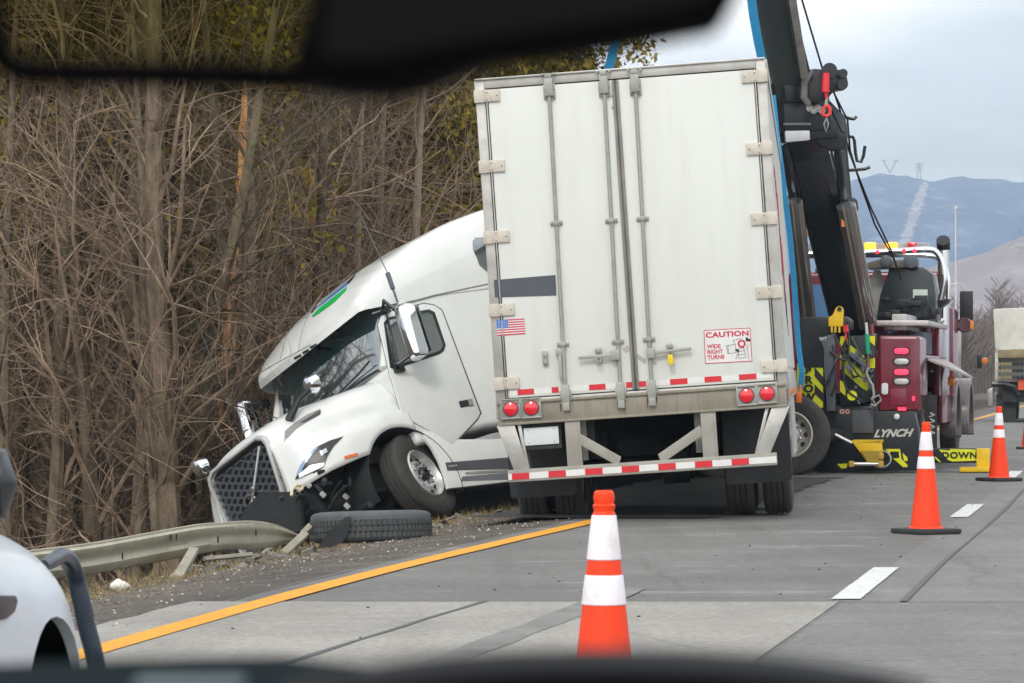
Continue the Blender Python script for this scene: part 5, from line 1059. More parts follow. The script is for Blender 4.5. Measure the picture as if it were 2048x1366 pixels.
# ---------------------------------------------------------------- traffic cones
def make_cone():
    g = thing('traffic_cone', 'x', 'traffic cone', Matrix.Identity(4))
    r = lambda z: .128 - (.128 - .031) * (z - .04) / .86
    MB().bb((-.21, -.21, 0), (.21, .21, .045)).build('base', M_['flap'], g, bev=.02)
    mb = MB(); mb.lathe([(.145, .04), (.14, .052), (r(.06), .06)] + [(r(z), z) for z in (.2, .4, .6, .76)] + [(r(.80), .80), (r(.84), .836), (r(.84) - .004, .842), (r(.86) + .003, .862), (r(.86) - .003, .868), (r(.88) + .003, .888), (r(.88), .905), (.026, .912), (.02, .90)], 40)
    c = mb.build('cone_body', M_['orange'], g, smooth=True, ang=35)
    for (z0, z1) in ((.68, .83), (.53, .63)): MB().lathe([(r(z0) + .0008, z0), (r(z0) + .003, z0 + .003), (r(z1) + .003, z1 - .003), (r(z1) + .0008, z1)], 40).build('white_collar', M_['conewhite'], c, smooth=True)
    return g
cn = make_cone(); first = True
for px, Y, lab in ((1208, 11.72, 'nearest orange cone, standing before the trailer, its foot hidden by the dashboard'), (1852, 28.6, 'second orange cone with black base beside the lane dashes'), (1998, 42.7, 'third orange cone, standing right of the yellow outrigger foot'), (2058, 61.0, 'farthest cone, half cut off by the right edge of the view')):
    o = cn if first else copy_tree(cn); first = False; o.location = ((px - 1024) / F * Y, Y, .0); o.rotation_euler = (0, 0, .2 + Y); o['label'] = lab; o['group'] = 'orange traffic cones along the lane line'
# ---------------------------------------------------------------- rotator tow truck
WF = frame((4.12, 46.3, 0), -R(10.7)); WFI = WF.inverted()
wrecker = thing('tow_truck', 'maroon and black heavy rotator tow truck with its boom raised over the trailer', 'tow truck', WF)
def wp(px, py, y=0): return hit(WF, px, py, 1, y)
def sp(px, py, x=1.27): return hit(WF, px, py, 0, x)
def build_wrecker():
    T = wrecker
    def rp(name, pxs, m, y=0, th=.03, parent=T, bev=0):
        P = [(wp(px, py, y).x, wp(px, py, y).z) for px, py in pxs]; return MB().prism(P, y, y + th, 1).build(name, m, parent, bev=bev)
    def spn(name, pxs, m, x=1.27, th=.03, parent=T, bev=0):
        P = [(sp(px, py, x).y, sp(px, py, x).z) for px, py in pxs]; return MB().prism(P, x - th, x, 0).build(name, m, parent, bev=bev)
    def rect(a, b, c, d): return [(a, b), (c, b), (c, d), (a, d)]
    # chassis and deck mass
    MB().bb((-1.2, .3, .55), (1.15, 10.2, 1.05)).build('chassis', M_['under'], T)
    # maroon rear corner body with lamps
    p0 = wp(1757, 672); p1 = wp(1830, 822); body = MB(); body.bb((p0.x, 0, p1.z), (1.27, 1.25, p0.z)); body = body.build('rear_body', M_['maroon'], T, bev=.05, seg=4)
    for py, m, nm in ((702, 'redlit', 'red_lamp'), (723, 'satin', 'reverse_lamp'), (744, 'redlit', 'red_lamp'), (763, 'satin', 'reverse_lamp')):
        c = wp(1803, py); mb = MB(); o = [(c.x + sx * (.055 + .042 * cos(a)), c.z + .038 * sin(a)) for sx, aa in ((1, (-1.57, -.8, 0, .8, 1.57)), (-1, (-1.57, -.8, 0, .8, 1.57))) for a in (aa if sx > 0 else aa[::-1])]
        b = MB().prism([(c.x + (x - c.x) * 1.22, c.z + (z - c.z) * 1.4) for x, z in o], -.012, .01, 1).build('lamp_bezel', M_['black'], body); MB().prism(o, -.025, -.012, 1).build(nm, M_[m], b, bev=.004)
    rp('access_panel', rect(1781, 778, 1812, 810), mat('maroon panel', (.20, .02, .045), .3, coat=.4), -.008, .01, body, .003)
    rp('white_lamp', [(1763, 768), (1767, 766), (1773, 766), (1776, 769), (1776, 786), (1773, 789), (1767, 789), (1763, 786)], M_['plate'], -.02, .02, body, .006)
    c = wp(1794, 833); MB().lathe([(.038, 0), (.038, .02), (.02, .03), (.001, .03)], 16, Matrix.Translation((c.x, -.02, c.z)) @ REAR).build('round_knob', M_['plate'], T, smooth=True)
    rp('marker_lamp', rect(1796, 815, 1812, 821), M_['redlit'], -.01, .012, body)
    # right side: tread plate top, open compartment with extinguishers, folding step, panels
    side = MB(); side.bb((.5, 1.25, 1.55), (.56, 6.2, 1.98)); side.bb((.5, 1.25, 1.50), (1.27, 6.2, 1.56)); side.bb((1.2, 3.9, 1.0), (1.27, 6.1, 1.98)); side.bb((.6, 2.2, .45), (1.2, 2.5, 1.5)); s_ = side.build('side_body', M_['maroon'], T, bev=.01)
    tp_ = MB().bb((.6, 1.2, 1.96), (1.30, 5.3, 2.03)).build('tread_plate_top', mat('diamond tread plate', (.55, .52, .50), .35, .6, var=.4, vs=50), T, bev=.01)
    for y in (1.75, 2.3, 2.9): MB().tube([(1.1, y, 1.58), (1.1, y, 1.88)], .13, 12).build('cylinder', M_['grey'], s_, smooth=True)
    mb = MB(); a, b = Vector((1.28, 1.35, 1.52)), Vector((1.62, 1.35, 1.38)); mb.add([a, b, b + Vector((.05, 4.0, -.12)), a + Vector((0, 4.0, 0)), a - Vector((0, 0, .03)), b - Vector((0, 0, .03)), b + Vector((.05, 4.0, -.15)), a + Vector((0, 4.0, -.03))], [(0, 1, 2, 3), (7, 6, 5, 4), (0, 4, 5, 1), (1, 5, 6, 2), (2, 6, 7, 3), (3, 7, 4, 0)]); mb.build('folding_step', mat('pale tread plate', (.36, .31, .28), .4, .4, var=.5, vs=30), T)
    c = sp(1903, 762, 1.5); MB().box(c, (.10, .1, .12)).build('amber_lamp', M_['amber'], T, bev=.02); c = wp(1836, 765, .2); MB().lathe([(.03, 0), (.02, .03), (.001, .035)], 10, Matrix.Translation(c) @ REAR).build('red_lamp', M_['redlit'], T); c = wp(1827, 797, -.03); MB().box(c, (.03, .03, .06)).build('red_lamp', M_['redlit'], T)
    MB().bb((1.22, 4.3, .6), (1.29, 6.3, 1.45)).build('side_door', M_['maroon'], T, bev=.015)
    for y in (1.9, 3.2):
        for x in (1.08, -1.08): wheel_simple(T, (x, y, .52), x > 0)
    for x in (1.08, -1.08): wheel_simple(T, (x, 9.3, .52), True)
    fm = mat('silver fender', (.15, .13, .125), .25, .25, var=.1, dirt=.2)
    for y0 in (7.0, 9.3):
        mb = MB(); pr = [(y0 + cos(R(a)) * .72, .52 + sin(R(a)) * .72) for a in range(-15, 200, 12)]; pi_ = [(y0 + cos(R(a)) * .62, .52 + sin(R(a)) * .62) for a in range(-15, 200, 12)][::-1]
        mb.prism(pr + pi_, 1.12, 1.36 + (.06 if y0 > 8 else 0), 0); mb.build('fender', fm, T, bev=.012, seg=2)
    # cab, hood, stacks
    cab = MB(); cab.prism([(6.3, .9), (8.4, .9), (8.4, 1.95), (8.1, 2.75), (6.3, 2.85)], -1.15, 1.15, 0); cab = cab.build('cab', M_['maroon'], T, bev=.08, seg=4)
    MB().bb((-1.0, 8.3, .9), (1.0, 10.6, 1.85)).build('hood', M_['maroon'], T, bev=.12, seg=4)
    MB().bb((-1.0, 6.22, 1.95), (1.0, 6.29, 2.65)).build('rear_window', mat('glass with painted sky blue', (.16, .32, .60), .05, .6, var=.05), cab)  # blue base colour stands in for the sky mirrored in the pane
    mb = MB()
    for y in (6.9, 7.7): mb.bb((1.152, y, 1.75), (1.165, y + .55, 2.5))
    mb.build('side_window', M_['glass'], cab)
    mb = MB()
    for (a, b) in (((1878, 640), (1900, 650)), ((1866, 655), (1893, 665))): pa, pb = sp(*a, 1.18), sp(*b, 1.18); mb.bar(pa, pb, .12, .05)
    mb.build('step_rail', M_['chrome'], cab, bev=.01)
    MB().bb((.9, 6.1, .95), (1.33, 8.2, 2.3)).build('cab_side', M_['maroon'], T, bev=.06, seg=3)
    for z in (1.35, 1.75, 2.1): MB().bar((1.0, 6.07, z), (1.2, 6.07, z), .03, .05).build('chrome_latch', M_['chrome'], T, bev=.008)
    # light bar
    lb = MB(); lc = wp(1620, 497, 6.2); rc = wp(1858, 497, 6.2); z = (lc.z + rc.z) / 2; L0, L1 = lc.x, rc.x; lb.bb((L0, 6.05, z - .075), (L1, 6.35, z + .075)); bar = lb.build('light_bar', mat('smoked light bar lens', (.30, .32, .33), .2, coat=.5, var=.2, vs=6), T, bev=.02)
    for px, m, w_ in ((1740, 'amberlit', .16), (1783, 'amberlit', .16), (1640, 'redlamp', .14), (1824, 'redlamp', .14)):
        x = wp(px, 490, 6.0).x; MB().bb((x - w_ / 2, 5.99, z - .06), (x + w_ / 2, 6.10, z + .085)).build('amber_lamp' if m[0] == 'a' else 'red_lamp', M_[m], bar, bev=.03, seg=3)
    for px, py in ((1640, 508), (1755, 504), (1808, 501), (1829, 501)):
        c = wp(px, py, 3.9); MB().lathe([(.03, 0), (.026, .03), (.001, .04)], 12, Matrix.Translation(c) @ REAR).build('red_lamp', M_['redlit'], bar)
    # chrome head rack tubes
    for dx, dz, r_ in ((0, 0, .045), (14, 12, .038)):
        P = [wp(*q, 4.0 + dx * .02) for q in ((1618, 508 + dz * .3), (1700, 507 + dz * .3), (1800, 502 + dz * .6), (1855, 499 + dz), (1873 + dx * .3, 505 + dz), (1884 + dx * .4, 525 + dz), (1889 + dx * .5, 560), (1882 + dx * 1.0, 600))]
        Q = [];
        for i in range(31): Q.append(Vector(cr([list(p) for p in P], 7 * i / 30)))
        MB().tube(Q, r_, 12).build('chrome_rack', M_['stainless'], T, smooth=True)
    p = [(wp(x, y, 4.2).x, wp(x, y, 4.2).z) for x, y in ((1842, 597), (1900, 598), (1896, 606), (1880, 618), (1850, 608))]; MB().prism(p, 4.0, 4.5, 1).build('rack_foot', M_['black'], T, bev=.01)
    c = wp(1887, 600, 5.6); tpz = wp(1887, 500, 5.6); MB().tube([c - Vector((0, 0, 1.4)), tpz], .085, 18).build('exhaust_stack', M_['stainless'], T, smooth=True); MB().tube([tpz - Vector((0, .0, .0)), tpz + Vector((0, 0, .05)), tpz + Vector((0, -.10, .14))], .10, 18).build('exhaust_tip', M_['black'], T, smooth=True)
    # mirror and air cleaner on the right
    c = wp(1933, 612, 7.6); mb = MB(); mb.box(c, (.20, .10, .46)); mr = mb.build('side_mirror', M_['black'], T, bev=.02); MB().tube([c + Vector((-.02, 0, .23)), c + Vector((-.1, 0, .33)), c + Vector((-.3, 0, .33)), c + Vector((-.45, 0, .2))], .012, 6).build('mirror_arm', M_['alu'], mr, smooth=True)
    c = wp(1929, 650, 7.4); a_ = MB().lathe([(.001, 0), (.10, 0), (.12, .04), (.12, .3), (.001, .32)], 20, Matrix.Translation(c) @ REAR @ Matrix.Rotation(pi, 4, 'X')).build('air_cleaner', mat('dark maroon drum', (.07, .02, .03), .3, coat=.4), T, smooth=True); MB().box(c + Vector((.11, -.02, 0)), (.05, .05, .13)).build('amber_lamp', M_['amber'], a_, bev=.01); MB().tube([c + Vector((-.1, .1, .05)), c + Vector((-.55, .1, .12))], .05, 8).build('cleaner_duct', M_['chrome'], a_, smooth=True)
    # black rotator turret and mast housing right of the boom
    rp('mast_housing', [(1778, 532), (1845, 533), (1866, 548), (1872, 590), (1872, 640), (1830, 640), (1826, 648), (1805, 652), (1790, 640), (1752, 640), (1760, 590), (1776, 545)], M_['boom'], 3.4, .9, T, .03)
    rp('mast_head', [(1734, 525), (1760, 518), (1768, 512), (1778, 512), (1784, 520), (1806, 520), (1812, 512), (1822, 510), (1832, 516), (1834, 534), (1734, 538)], mat('brown grey cast', (.12, .10, .085), .5), 3.3, .5, T, .02)
    for px, py, r_ in ((1822, 522, .10), (1772, 522, .08)): c = wp(px, py, 3.28); MB().lathe([(.001, 0), (r_, 0), (r_, .05), (r_ * .7, .06), (.001, .06)], 20, Matrix.Translation(c) @ REAR).build('sheave', M_['grey'], T, smooth=True)
    rp('mast_leg', [(1748, 540), (1760, 540), (1776, 600), (1768, 640), (1752, 640), (1736, 570)], mat('pale strut', (.40, .40, .37), .5), 3.6, .1)
    rp('id_plate', rect(1826, 579, 1855, 599), mat('pale green plate', (.55, .62, .55), .5), 3.36, .03); rp('winch_box', [(1630, 540), (1634, 525), (1642, 517), (1652, 519), (1660, 530), (1662, 545), (1630, 546)], M_['grey'], 3.5, .3, T, .02)
    rr = random.Random(3); mb = MB()
    for k in range(26): px, py = rr.uniform(1765, 1870), rr.uniform(598, 650); mb.box(wp(px, py, rr.uniform(3.0, 3.5)), (rr.uniform(.05, .25), .15, rr.uniform(.04, .12)))
    mb.build('winch_gear', M_['black'], T, bev=.01)
    c = wp(1808, 648, 2.9); MB().lathe([(.045, 0), (.065, 0), (.065, .03), (.045, .03)], 20, Matrix.Translation(c) @ REAR, close=True).build('brass_ring', M_['brass'], T, smooth=True)
    MB().bb((.80, 1.3, 1.9), (1.0, 6.1, 2.12)).build('deck', mat('pale deck plate', (.42, .42, .40), .45, .3, var=.2, dirt=.4), T, bev=.02)
    rp('silver_tank', [(1768, 650), (1780, 646), (1788, 648), (1790, 656), (1784, 662), (1768, 662)], M_['satin'], 1.6, .2, T, .02)
    # black rear working gear left of the body
    rp('winch_drum', [(1596, 650), (1604, 634), (1690, 632), (1701, 640), (1701, 660), (1660, 662), (1655, 735), (1598, 735)], M_['black'], -.10, .5, T, .02)
    st = rp('left_tool_box', rect(1592, 650, 1650, 825), M_['black'], -.05, .6, T, .02)
    st2 = rp('hazard_panel', rect(1594, 727, 1646, 815), mat('reflective yellow green sheet', (.70, .72, .01), .45, var=.06, vs=9, dirt=.25, dirtcol=(.4, .4, .05)), -.075, .02)
    for pl_ in ([(1629, 734), (1646, 754), (1646, 772), (1629, 752)], [(1629, 768), (1646, 786), (1646, 803), (1629, 787)]): rp('black_stripe', pl_, M_['ink'], -.085, .008, st2)
    for i, ch in enumerate('BROWN'):
        c = wp(1617, 743 + i * 17.4, -.09); rear_text('lettering', ch, .135, M_['ink'], st2, c.x, -.092, c.z, 0, depth=.002, bold=.007, sx=1.15)
    c = wp(1618, 731, -.09); MB().prism([(c.x - .03, c.z - .012), (c.x + .03, c.z - .012), (c.x, c.z + .02)], -.093, -.087, 1).build('lettering', M_['ink'], st2)
    g = rp('grey_post', [(1640, 676), (1670, 666), (1671, 822), (1654, 822), (1648, 735), (1648, 700)], M_['grey'], -.12, .12, T, .01)
    c = wp(1646, 678, -.14); rear_text('lettering', 'WT', .06, M_['silvertext'], g, c.x, -.135, c.z, 0, depth=.001, bold=.003)
    hz = rp('hazard_board', [(1680, 672), (1750, 671), (1750, 800), (1700, 812), (1680, 812)], M_['black'], -.04, .1, T, .01)
    for pl_ in ([(1680, 673), (1699, 672), (1700, 690), (1735, 716), (1735, 724), (1716, 722), (1680, 690)], [(1680, 708), (1712, 732), (1738, 756), (1735, 782), (1724, 776), (1680, 738)], [(1680, 760), (1692, 768), (1691, 792), (1680, 782)], [(1738, 672), (1750, 672), (1750, 692), (1738, 682)], [(1738, 718), (1750, 716), (1750, 736), (1738, 736)], [(1712, 712), (1728, 716), (1730, 726), (1718, 722)]): rp('yellow_stripe', pl_, M_['hiyel'], -.052, .01, hz)
    for px, py, r_ in ((1725, 718, .055), (1705, 791, .065)): c = wp(px, py, -.1); d = MB().lathe([(.001, 0), (r_ * 1.35, 0), (r_ * 1.35, .05), (.001, .05)], 20, Matrix.Translation(c) @ REAR).build('pin_boss', M_['black'], T, smooth=True); MB().lathe([(.001, .05), (r_, .05), (r_, .06), (.001, .06)], 20, Matrix.Translation(c) @ REAR).build('yellow_cap', M_['hiyel'], d)
    for k in range(24): px, py = rr.uniform(1692, 1750), rr.uniform(700, 815); MB().box(wp(px, py, rr.uniform(-.2, -.1)), (rr.uniform(.015, .06), rr.uniform(.03, .1), rr.uniform(.03, .12)), Euler((0, rr.uniform(-.8, .8), 0)).to_matrix()).build('tow_fitting', M_['grey'], T, bev=.008)
    for k in range(9):
        a = wp(rr.uniform(1665, 1705), rr.uniform(640, 700), -.13); b_ = wp(rr.uniform(1650, 1750), rr.uniform(690, 810), -.15); m_ = (a + b_) / 2 + Vector((rr.uniform(-.15, .15), -.05, rr.uniform(-.35, -.1))); MB().tube([Vector(cr([list(a), list(m_), list(b_)], 2 * i / 14)) for i in range(15)], .014, 6).build('hydraulic_hose', M_['black'], T, smooth=True)
    MB().bar(wp(1700, 706, -.15), wp(1735, 735, -.15), .07, .06).build('grey_lever', M_['grey'], T, bev=.01)
    # lever handles
    MB().tube([wp(1734, 668, -.2), wp(1736, 708, -.2)], [.035, .03], 10).build('green_handle', M_['greenhandle'], T, smooth=True); MB().tube([wp(1732, 645, -.2), wp(1734, 668, -.2)], .02, 8).build('lever_shaft', M_['satin'], T, smooth=True); MB().tube([wp(1736, 708, -.2), wp(1737, 732, -.2), wp(1733, 745, -.2), wp(1740, 762, -.2)], .017, 8).build('hook_cable', mat('rusty brown', (.2, .08, .05), .7), T, smooth=True)
    MB().tube([wp(1691, 650, -.2), wp(1692, 664, -.2)], .035, 8).build('red_handle', M_['red'], T, smooth=True); MB().tube([wp(1691, 664, -.2), wp(1692, 680, -.2)], .015, 8).build('red_handle', M_['red'], T, smooth=True)
    mb = MB(); mb.tube([wp(1737, 735, -.22), wp(1733, 745, -.22), wp(1737, 758, -.22), wp(1745, 770, -.22), wp(1748, 790, -.22), wp(1744, 800, -.22)], .018, 8)
    mb.tube([wp(1742, 798, -.3), wp(1758, 790, -.3), wp(1762, 800, -.3), wp(1750, 812, -.3), wp(1742, 808, -.3)], .012, 8); mb.tube([wp(1744, 795, -.25), wp(1752, 812, -.25)], .010, 6); mb.build('tow_hook', M_['galv'], T, smooth=True)
    yb = rp('yellow_bracket', [(1657, 653), (1657, 635), (1665, 630), (1672, 615), (1678, 612), (1684, 614), (1687, 620), (1686, 653)], M_['yellow'], -.16, .06, T, .012)
    c = wp(1679, 618, -.17); MB().lathe([(.001, 0), (.03, 0), (.03, .01), (.001, .01)], 16, Matrix.Translation(c) @ REAR).build('hole', M_['ink'], yb)
    mb = MB()
    for px in (1664, 1671, 1679): mb.box(wp(px, 659, -.13), (.025, .04, .08))
    mb.build('yellow_tooth', M_['yellow'], yb)
    # tail board and mud flap with lettering
    tb = rp('tail_board', [(1640, 812), (1757, 812), (1757, 822), (1829, 822), (1838, 860), (1838, 940), (1640, 945)], M_['black'], .02, .25, T, .02)
    rp('grey_hanging_plate', rect(1704, 820, 1747, 866), mat('grey rubber plate', (.065, .07, .085), .6), -.06, .04, T, .01)
    c = wp(1781, 867, 0); rear_text('lettering', 'LYNCH', .135, M_['silvertext'], tb, c.x + .02, .012, c.z, .03, depth=.002, bold=.006, shear=.45, sx=1.1)
    for px in (1684, 1695): c = wp(px, 823, 0); MB().lathe([(.014, 0), (.034, 0), (.034, .004), (.014, .004)], 16, Matrix.Translation((c.x, .012, c.z)) @ REAR, close=True).build('round_badge', mat('pale red ring', (.6, .3, .28), .5), tb)
    wy = rp('yellow_wedge', [(1704, 884), (1762, 880), (1765, 900), (1764, 922), (1748, 925), (1735, 925)], M_['yellow'], -.55, .10, T, .012); MB().bb((wp(1704, 884, -.55).x, -.55, wp(1704, 884, -.55).z - .01), (wp(1762, 882, -.55).x, -.1, wp(1762, 882, -.55).z + .01)).build('wedge_top', M_['yellow'], wy)
    rp('wedge_painted_shade', [(1720, 902), (1764, 902), (1764, 928), (1744, 930)], mat('ochre painted shade', (.35, .24, .02), .5), -.57, .01, wy)  # darker ochre sheet paints the shade on the lower part of the wedge
    MB().tube([wp(1668, 868, -.2), wp(1704, 886, -.2)], .022, 8).build('steel_rod', M_['satin'], T, smooth=True); MB().tube([wp(1698, 928, -.55), wp(1765, 928, -.55)], .025, 10).build('steel_rod', M_['satin'], T, smooth=True)
    mb = MB(); P = [wp(1762 + 20 * cos(t * .5), 918 + 17 * sin(t * .5), -.3 - .01 * t) for t in range(14)]; mb.tube(P, .012, 6); mb.build('hose_loop', M_['galv'], T, smooth=True)
    for px, py in ((1703, 928), (1762, 912), (1762, 928)): MB().box(wp(px, py, -.56), (.07, .08, .08)).build('yellow_clamp', mat('ochre clamp', (.5, .3, .04), .5), T, bev=.015)
    for pl_ in ([(1771, 898), (1800, 898), (1803, 918), (1815, 930), (1815, 934), (1806, 934), (1786, 917), (1799, 916), (1797, 903), (1781, 903), (1779, 908)], [(1674, 928), (1695, 927), (1693, 936), (1683, 937)], [(1805, 906), (1815, 915), (1815, 922), (1808, 922)]): rp('yellow_mark', pl_, M_['hiyel'], .008, .01, tb)
    # mud flap with upright lettering
    mf = rp('mud_flap', rect(1850, 790, 1874, 905), M_['flap'], 1.0, .02)
    mb = MB()
    for i in range(4): c = wp(1865, 828 + i * 12, .98); mb.box((c.x, .99, c.z), (.07, .012, .02), Matrix.Rotation(.5, 3, 'Y')); mb.box((c.x - .02, .99, c.z - .03), (.06, .012, .015), Matrix.Rotation(-.3, 3, 'Y'))
    mb.build('worn_marking', M_['silvertext'], mf)
    # outrigger with DOWN plate and yellow foot
    o = rp('outrigger', [(1864, 897), (1950, 896), (1975, 918), (1975, 926), (1862, 926)], M_['black'], .55, .2, T, .01)
    rp('yellow_panel', [(1878, 899), (1898, 901), (1902, 898), (1950, 899), (1964, 912), (1960, 921), (1905, 923), (1896, 920)], M_['hiyel'], .54, .01, o)
    c = wp(1919, 911, .53); rear_text('lettering', 'DOWN', .112, M_['ink'], o, c.x, .532, c.z, 0, depth=.002, bold=.004, sx=1.15, font_space=1.15)
    rp('yellow_mark', [(1870, 912), (1877, 919), (1882, 924), (1878, 924), (1870, 916)], M_['hiyel'], .54, .01, o)
    rp('foot_bracket', rect(1953, 897, 1979, 936), M_['yellow'], .5, .12, o, .01); rp('foot_pad', rect(1919, 935, 1978, 944), M_['yellow'], .35, .5, o, .01)
    # boom
    def WB(mb, name, m, parent=T, **k): return mb.build(name, m, parent, M=WFI if parent is T else None, **k)
    A = at(1703, 655, 49.3); B = at(1606, 262, 46.9); Cc = at(1590, 200, 46.7); D = at(1532, -40, 45.2); E = at(1515, -110, 44.8); up = Vector((1, .1, 0))
    lo = WB(MB().bar(A, B, .55, .50, up=(1, .25, 0)), 'boom', M_['boom'], bev=.02)
    nrm = (B - A).normalized()
    o = MB().bar(B - nrm * .25, E, .60, .50, up=(1, .25, 0)).build('inner_stage', M_['boom'], lo, bev=.02)
    for u_, v_ in ((.285, -.1), (-.285, -.1)):
        MB().bar(A + Vector((u_, -.27, 0)), B + Vector((u_, -.27, 0)), .03, .03).build('edge_highlight', M_['grey'], lo)  # thin grey strips paint a highlight along the boom edges
    for k in range(4):
        q0 = A.lerp(B, .12) + Vector((-.12 + .07 * k, -.31, 0)); q1 = A.lerp(B, .97) + Vector((-.12 + .07 * k, -.31, 0)); MB().tube([q0, q0.lerp(q1, .5) + Vector((.03 * (k - 1), -.02, 0)), q1], .013, 6).build('boom_hose', M_['black'], lo, smooth=True)
    # pale extension side seen on the right of the upper boom
    mb = MB(); off = Vector((.34, .02, 0))
    mb.bar(at(1607, 150, 45.8), at(1574, -60, 44.7), .17, .10, up=(1, .25, 0)); mb.build('stage_side', mat('brushed steel stage', (.34, .33, .31), .35, .7, var=.25, vs=5), lo, bev=.01)
    mb = MB(); mb.bar(at(1601, 150, 45.72), at(1568, -60, 44.62), .02, .03, up=(1, .25, 0)); mb.bar(at(1612, 150, 45.72), at(1579, -60, 44.62), .02, .03, up=(1, .25, 0)); mb.build('stage_groove', M_['black'], lo)
    hd = MB(); hd.bar(at(1545, 188, 46.3), at(1620, 182, 46.5), .75, .28, up=(0, 0, 1)); hd.bar(at(1548, 230, 46.4), at(1640, 225, 46.6), .72, .5, up=(0, 0, 1)); hd.bar(at(1565, 268, 46.5), at(1655, 262, 46.7), .7, .22); hd.build('boom_collar', M_['black'], lo, bev=.02)
    mb = MB(); mb.prism([(at(px, 0, 46.2).x, at(0, py, 46.2).z) for px, py in [(1604, 146), (1625, 140), (1688, 142), (1692, 160), (1694, 170), (1688, 178), (1668, 182), (1655, 196), (1640, 206), (1608, 205)]], 46.0, 46.5, 1); mb.build('winch_head', M_['black'], lo, bev=.02)
    for px, py, r_ in ((1658, 142, .10), (1684, 170, .07), (1685, 148, .06)): MB().lathe([(.001, -.1), (r_, -.1), (r_ * .8, 0), (r_, .1), (.001, .1)], 20, Matrix.Translation(at(px, py, 46.0)) @ REAR).build('sheave', M_['black'], lo, smooth=True)
    MB().tube([at(1622, 142, 45.95), at(1609, 165, 45.9), at(1608, 195, 45.9), at(1617, 208, 45.95)], .045, 8).build('grey_strap', mat('grey webbing', (.16, .15, .15), .7), lo, smooth=True)
    rh = MB().tube([at(1652, 146, 45.9), at(1651, 184, 45.9)], [.05, .055], 10).build('red_hook_sleeve', mat('bright red cover', (.75, .04, .05), .5), lo, smooth=True)
    MB().tube([at(1652, 184, 45.9), at(1653, 198, 45.9)], [.03, .018], 8).build('red_neck', M_['red'], rh, smooth=True)
    MB().tube([at(1653, 210, 45.9), at(1646, 218, 45.9), at(1646, 230, 45.9), at(1654, 232, 45.9), at(1660, 228, 45.9), at(1660, 216, 45.9), at(1654, 210, 45.9)], .022, 8).build('red_hook', mat('bright red hook', (.8, .05, .04), .4), rh, smooth=True)
    mb = MB(); mb.tube([at(1654, 196, 45.9), at(1652, 210, 45.9)], .022, 6); mb.tube([at(1653, 236, 45.9), at(1648, 248, 45.9), at(1652, 264, 45.9), at(1657, 248, 45.9), at(1653, 236, 45.9)], .012, 6); mb.build('thimble', M_['galv'], rh, smooth=True)
    mb = MB()
    for k in range(4): mb.lathe([(.02, 0), (.05, .02), (.05, .05), (.02, .06)], 10, Matrix.Translation(at(1619 + k * 8, 217 + (k & 1) * 4, 46.2)) @ REAR)
    mb.build('chain_bag', mat('pale chain', (.45, .43, .40), .4, .4), lo)
    lt = MB().prism([(at(px, 0, 46.0).x, at(0, py, 46.0).z) for px, py in [(1569, 262), (1619, 261), (1620, 281), (1571, 285)]], 45.95, 46.1, 1).build('work_lamp', mat('work lamp lens', (.45, .47, .5), .2, coat=.5), lo, bev=.02)
    mb = MB(); mb.bar(at(1567, 248, 46.0), at(1622, 248, 46.0), .03, .03); mb.build('lamp_rail', M_['grey'], lo)
    # gusset plates to cylinder heads
    def wpoly(name, pxs, Y, th, m, par, bev=0): return MB().prism([(at(px, 0, Y).x, at(0, py, Y).z) for px, py in pxs], Y, Y + th, 1).build(name, m, par, bev=bev)
    wpoly('gusset_plate', [(1640, 200), (1655, 196), (1690, 232), (1697, 262), (1694, 296), (1670, 300), (1640, 292), (1620, 260)], 46.6, .35, M_['boom'], lo, .02)
    wpoly('gusset_web', [(1655, 200), (1688, 232), (1691, 264), (1684, 262)], 46.55, .06, M_['grey'], lo)
    wpoly('lower_web', [(1648, 290), (1680, 335), (1682, 345), (1683, 420), (1676, 400)], 47.6, .05, mat('pale shield', (.40, .44, .50), .4, .3), lo)
    # hydraulic cylinders
    for (a, b, c, d, Y, nm) in (((1571, 285), (1590, 402), (1590, 402), (1617, 645), 46.9, 'left'), ((1680, 290), (1692, 412), (1692, 412), (1737, 650), 46.9, 'right')):
        dz = 2.0; ro = MB().tube([at(*a, Y), at(*b, Y + .6)], .095 if nm == 'right' else .08, 20); ro = WB(ro, 'hydraulic_rod', mat('dark chromed rod', (.25, .27, .3), .18, .95, var=.1), smooth=True)
        ba = MB().tube([at(*c, Y + .3), at(*d, Y + 1.2)], .135 if nm == 'right' else .11, 22); WB(ba, 'hydraulic_cylinder', mat('brown black cylinder', (.34, .335, .33), .2, .8, var=.2, vs=2), smooth=True)
        dd = (at(*d, Y + 1.9) - at(*c, Y + .6)).normalized(); cl = MB().tube([at(*c, Y + .6) - dd * .03, at(*c, Y + .6) + dd * .06], .165 if nm == 'right' else .135, 22); WB(cl, 'gland_collar', M_['black'], smooth=True)
        n = 2 if nm == 'right' else 2; mb = MB()
        for k in range(n):
            o_ = Vector(((-.06 + .13 * k), -.16, 0)); mb.tube([at(*c, Y + .25) + o_, at(*d, Y + 1.15) + o_], .016, 8)
        WB(mb, 'hydraulic_pipe', mat('copper toned pipe', (.62, .58, .52), .25, .8), smooth=True)
    for px, py, Y in ((1604, 450, 47.4), (1611, 468, 47.5), (1687, 446, 47.2)): p = MB().box(at(px, py, Y), (.06, .04, .10)); WB(p, 'amber_reflector', M_['amber'])
    # rope hooks on the right of the boom
    for pts in ([(1690, 234), (1700, 237), (1708, 238), (1713, 233)], [(1697, 273), (1706, 274), (1709, 282), (1711, 305)], [(1711, 305), (1714, 322), (1722, 324), (1727, 312), (1730, 292)], [(1595, 348), (1650, 345), (1730, 338), (1740, 334)]):
        mb = MB().tube([at(*q, 47.2) for q in pts], .022, 8); WB(mb, 'rope_hook', M_['black'], smooth=True)
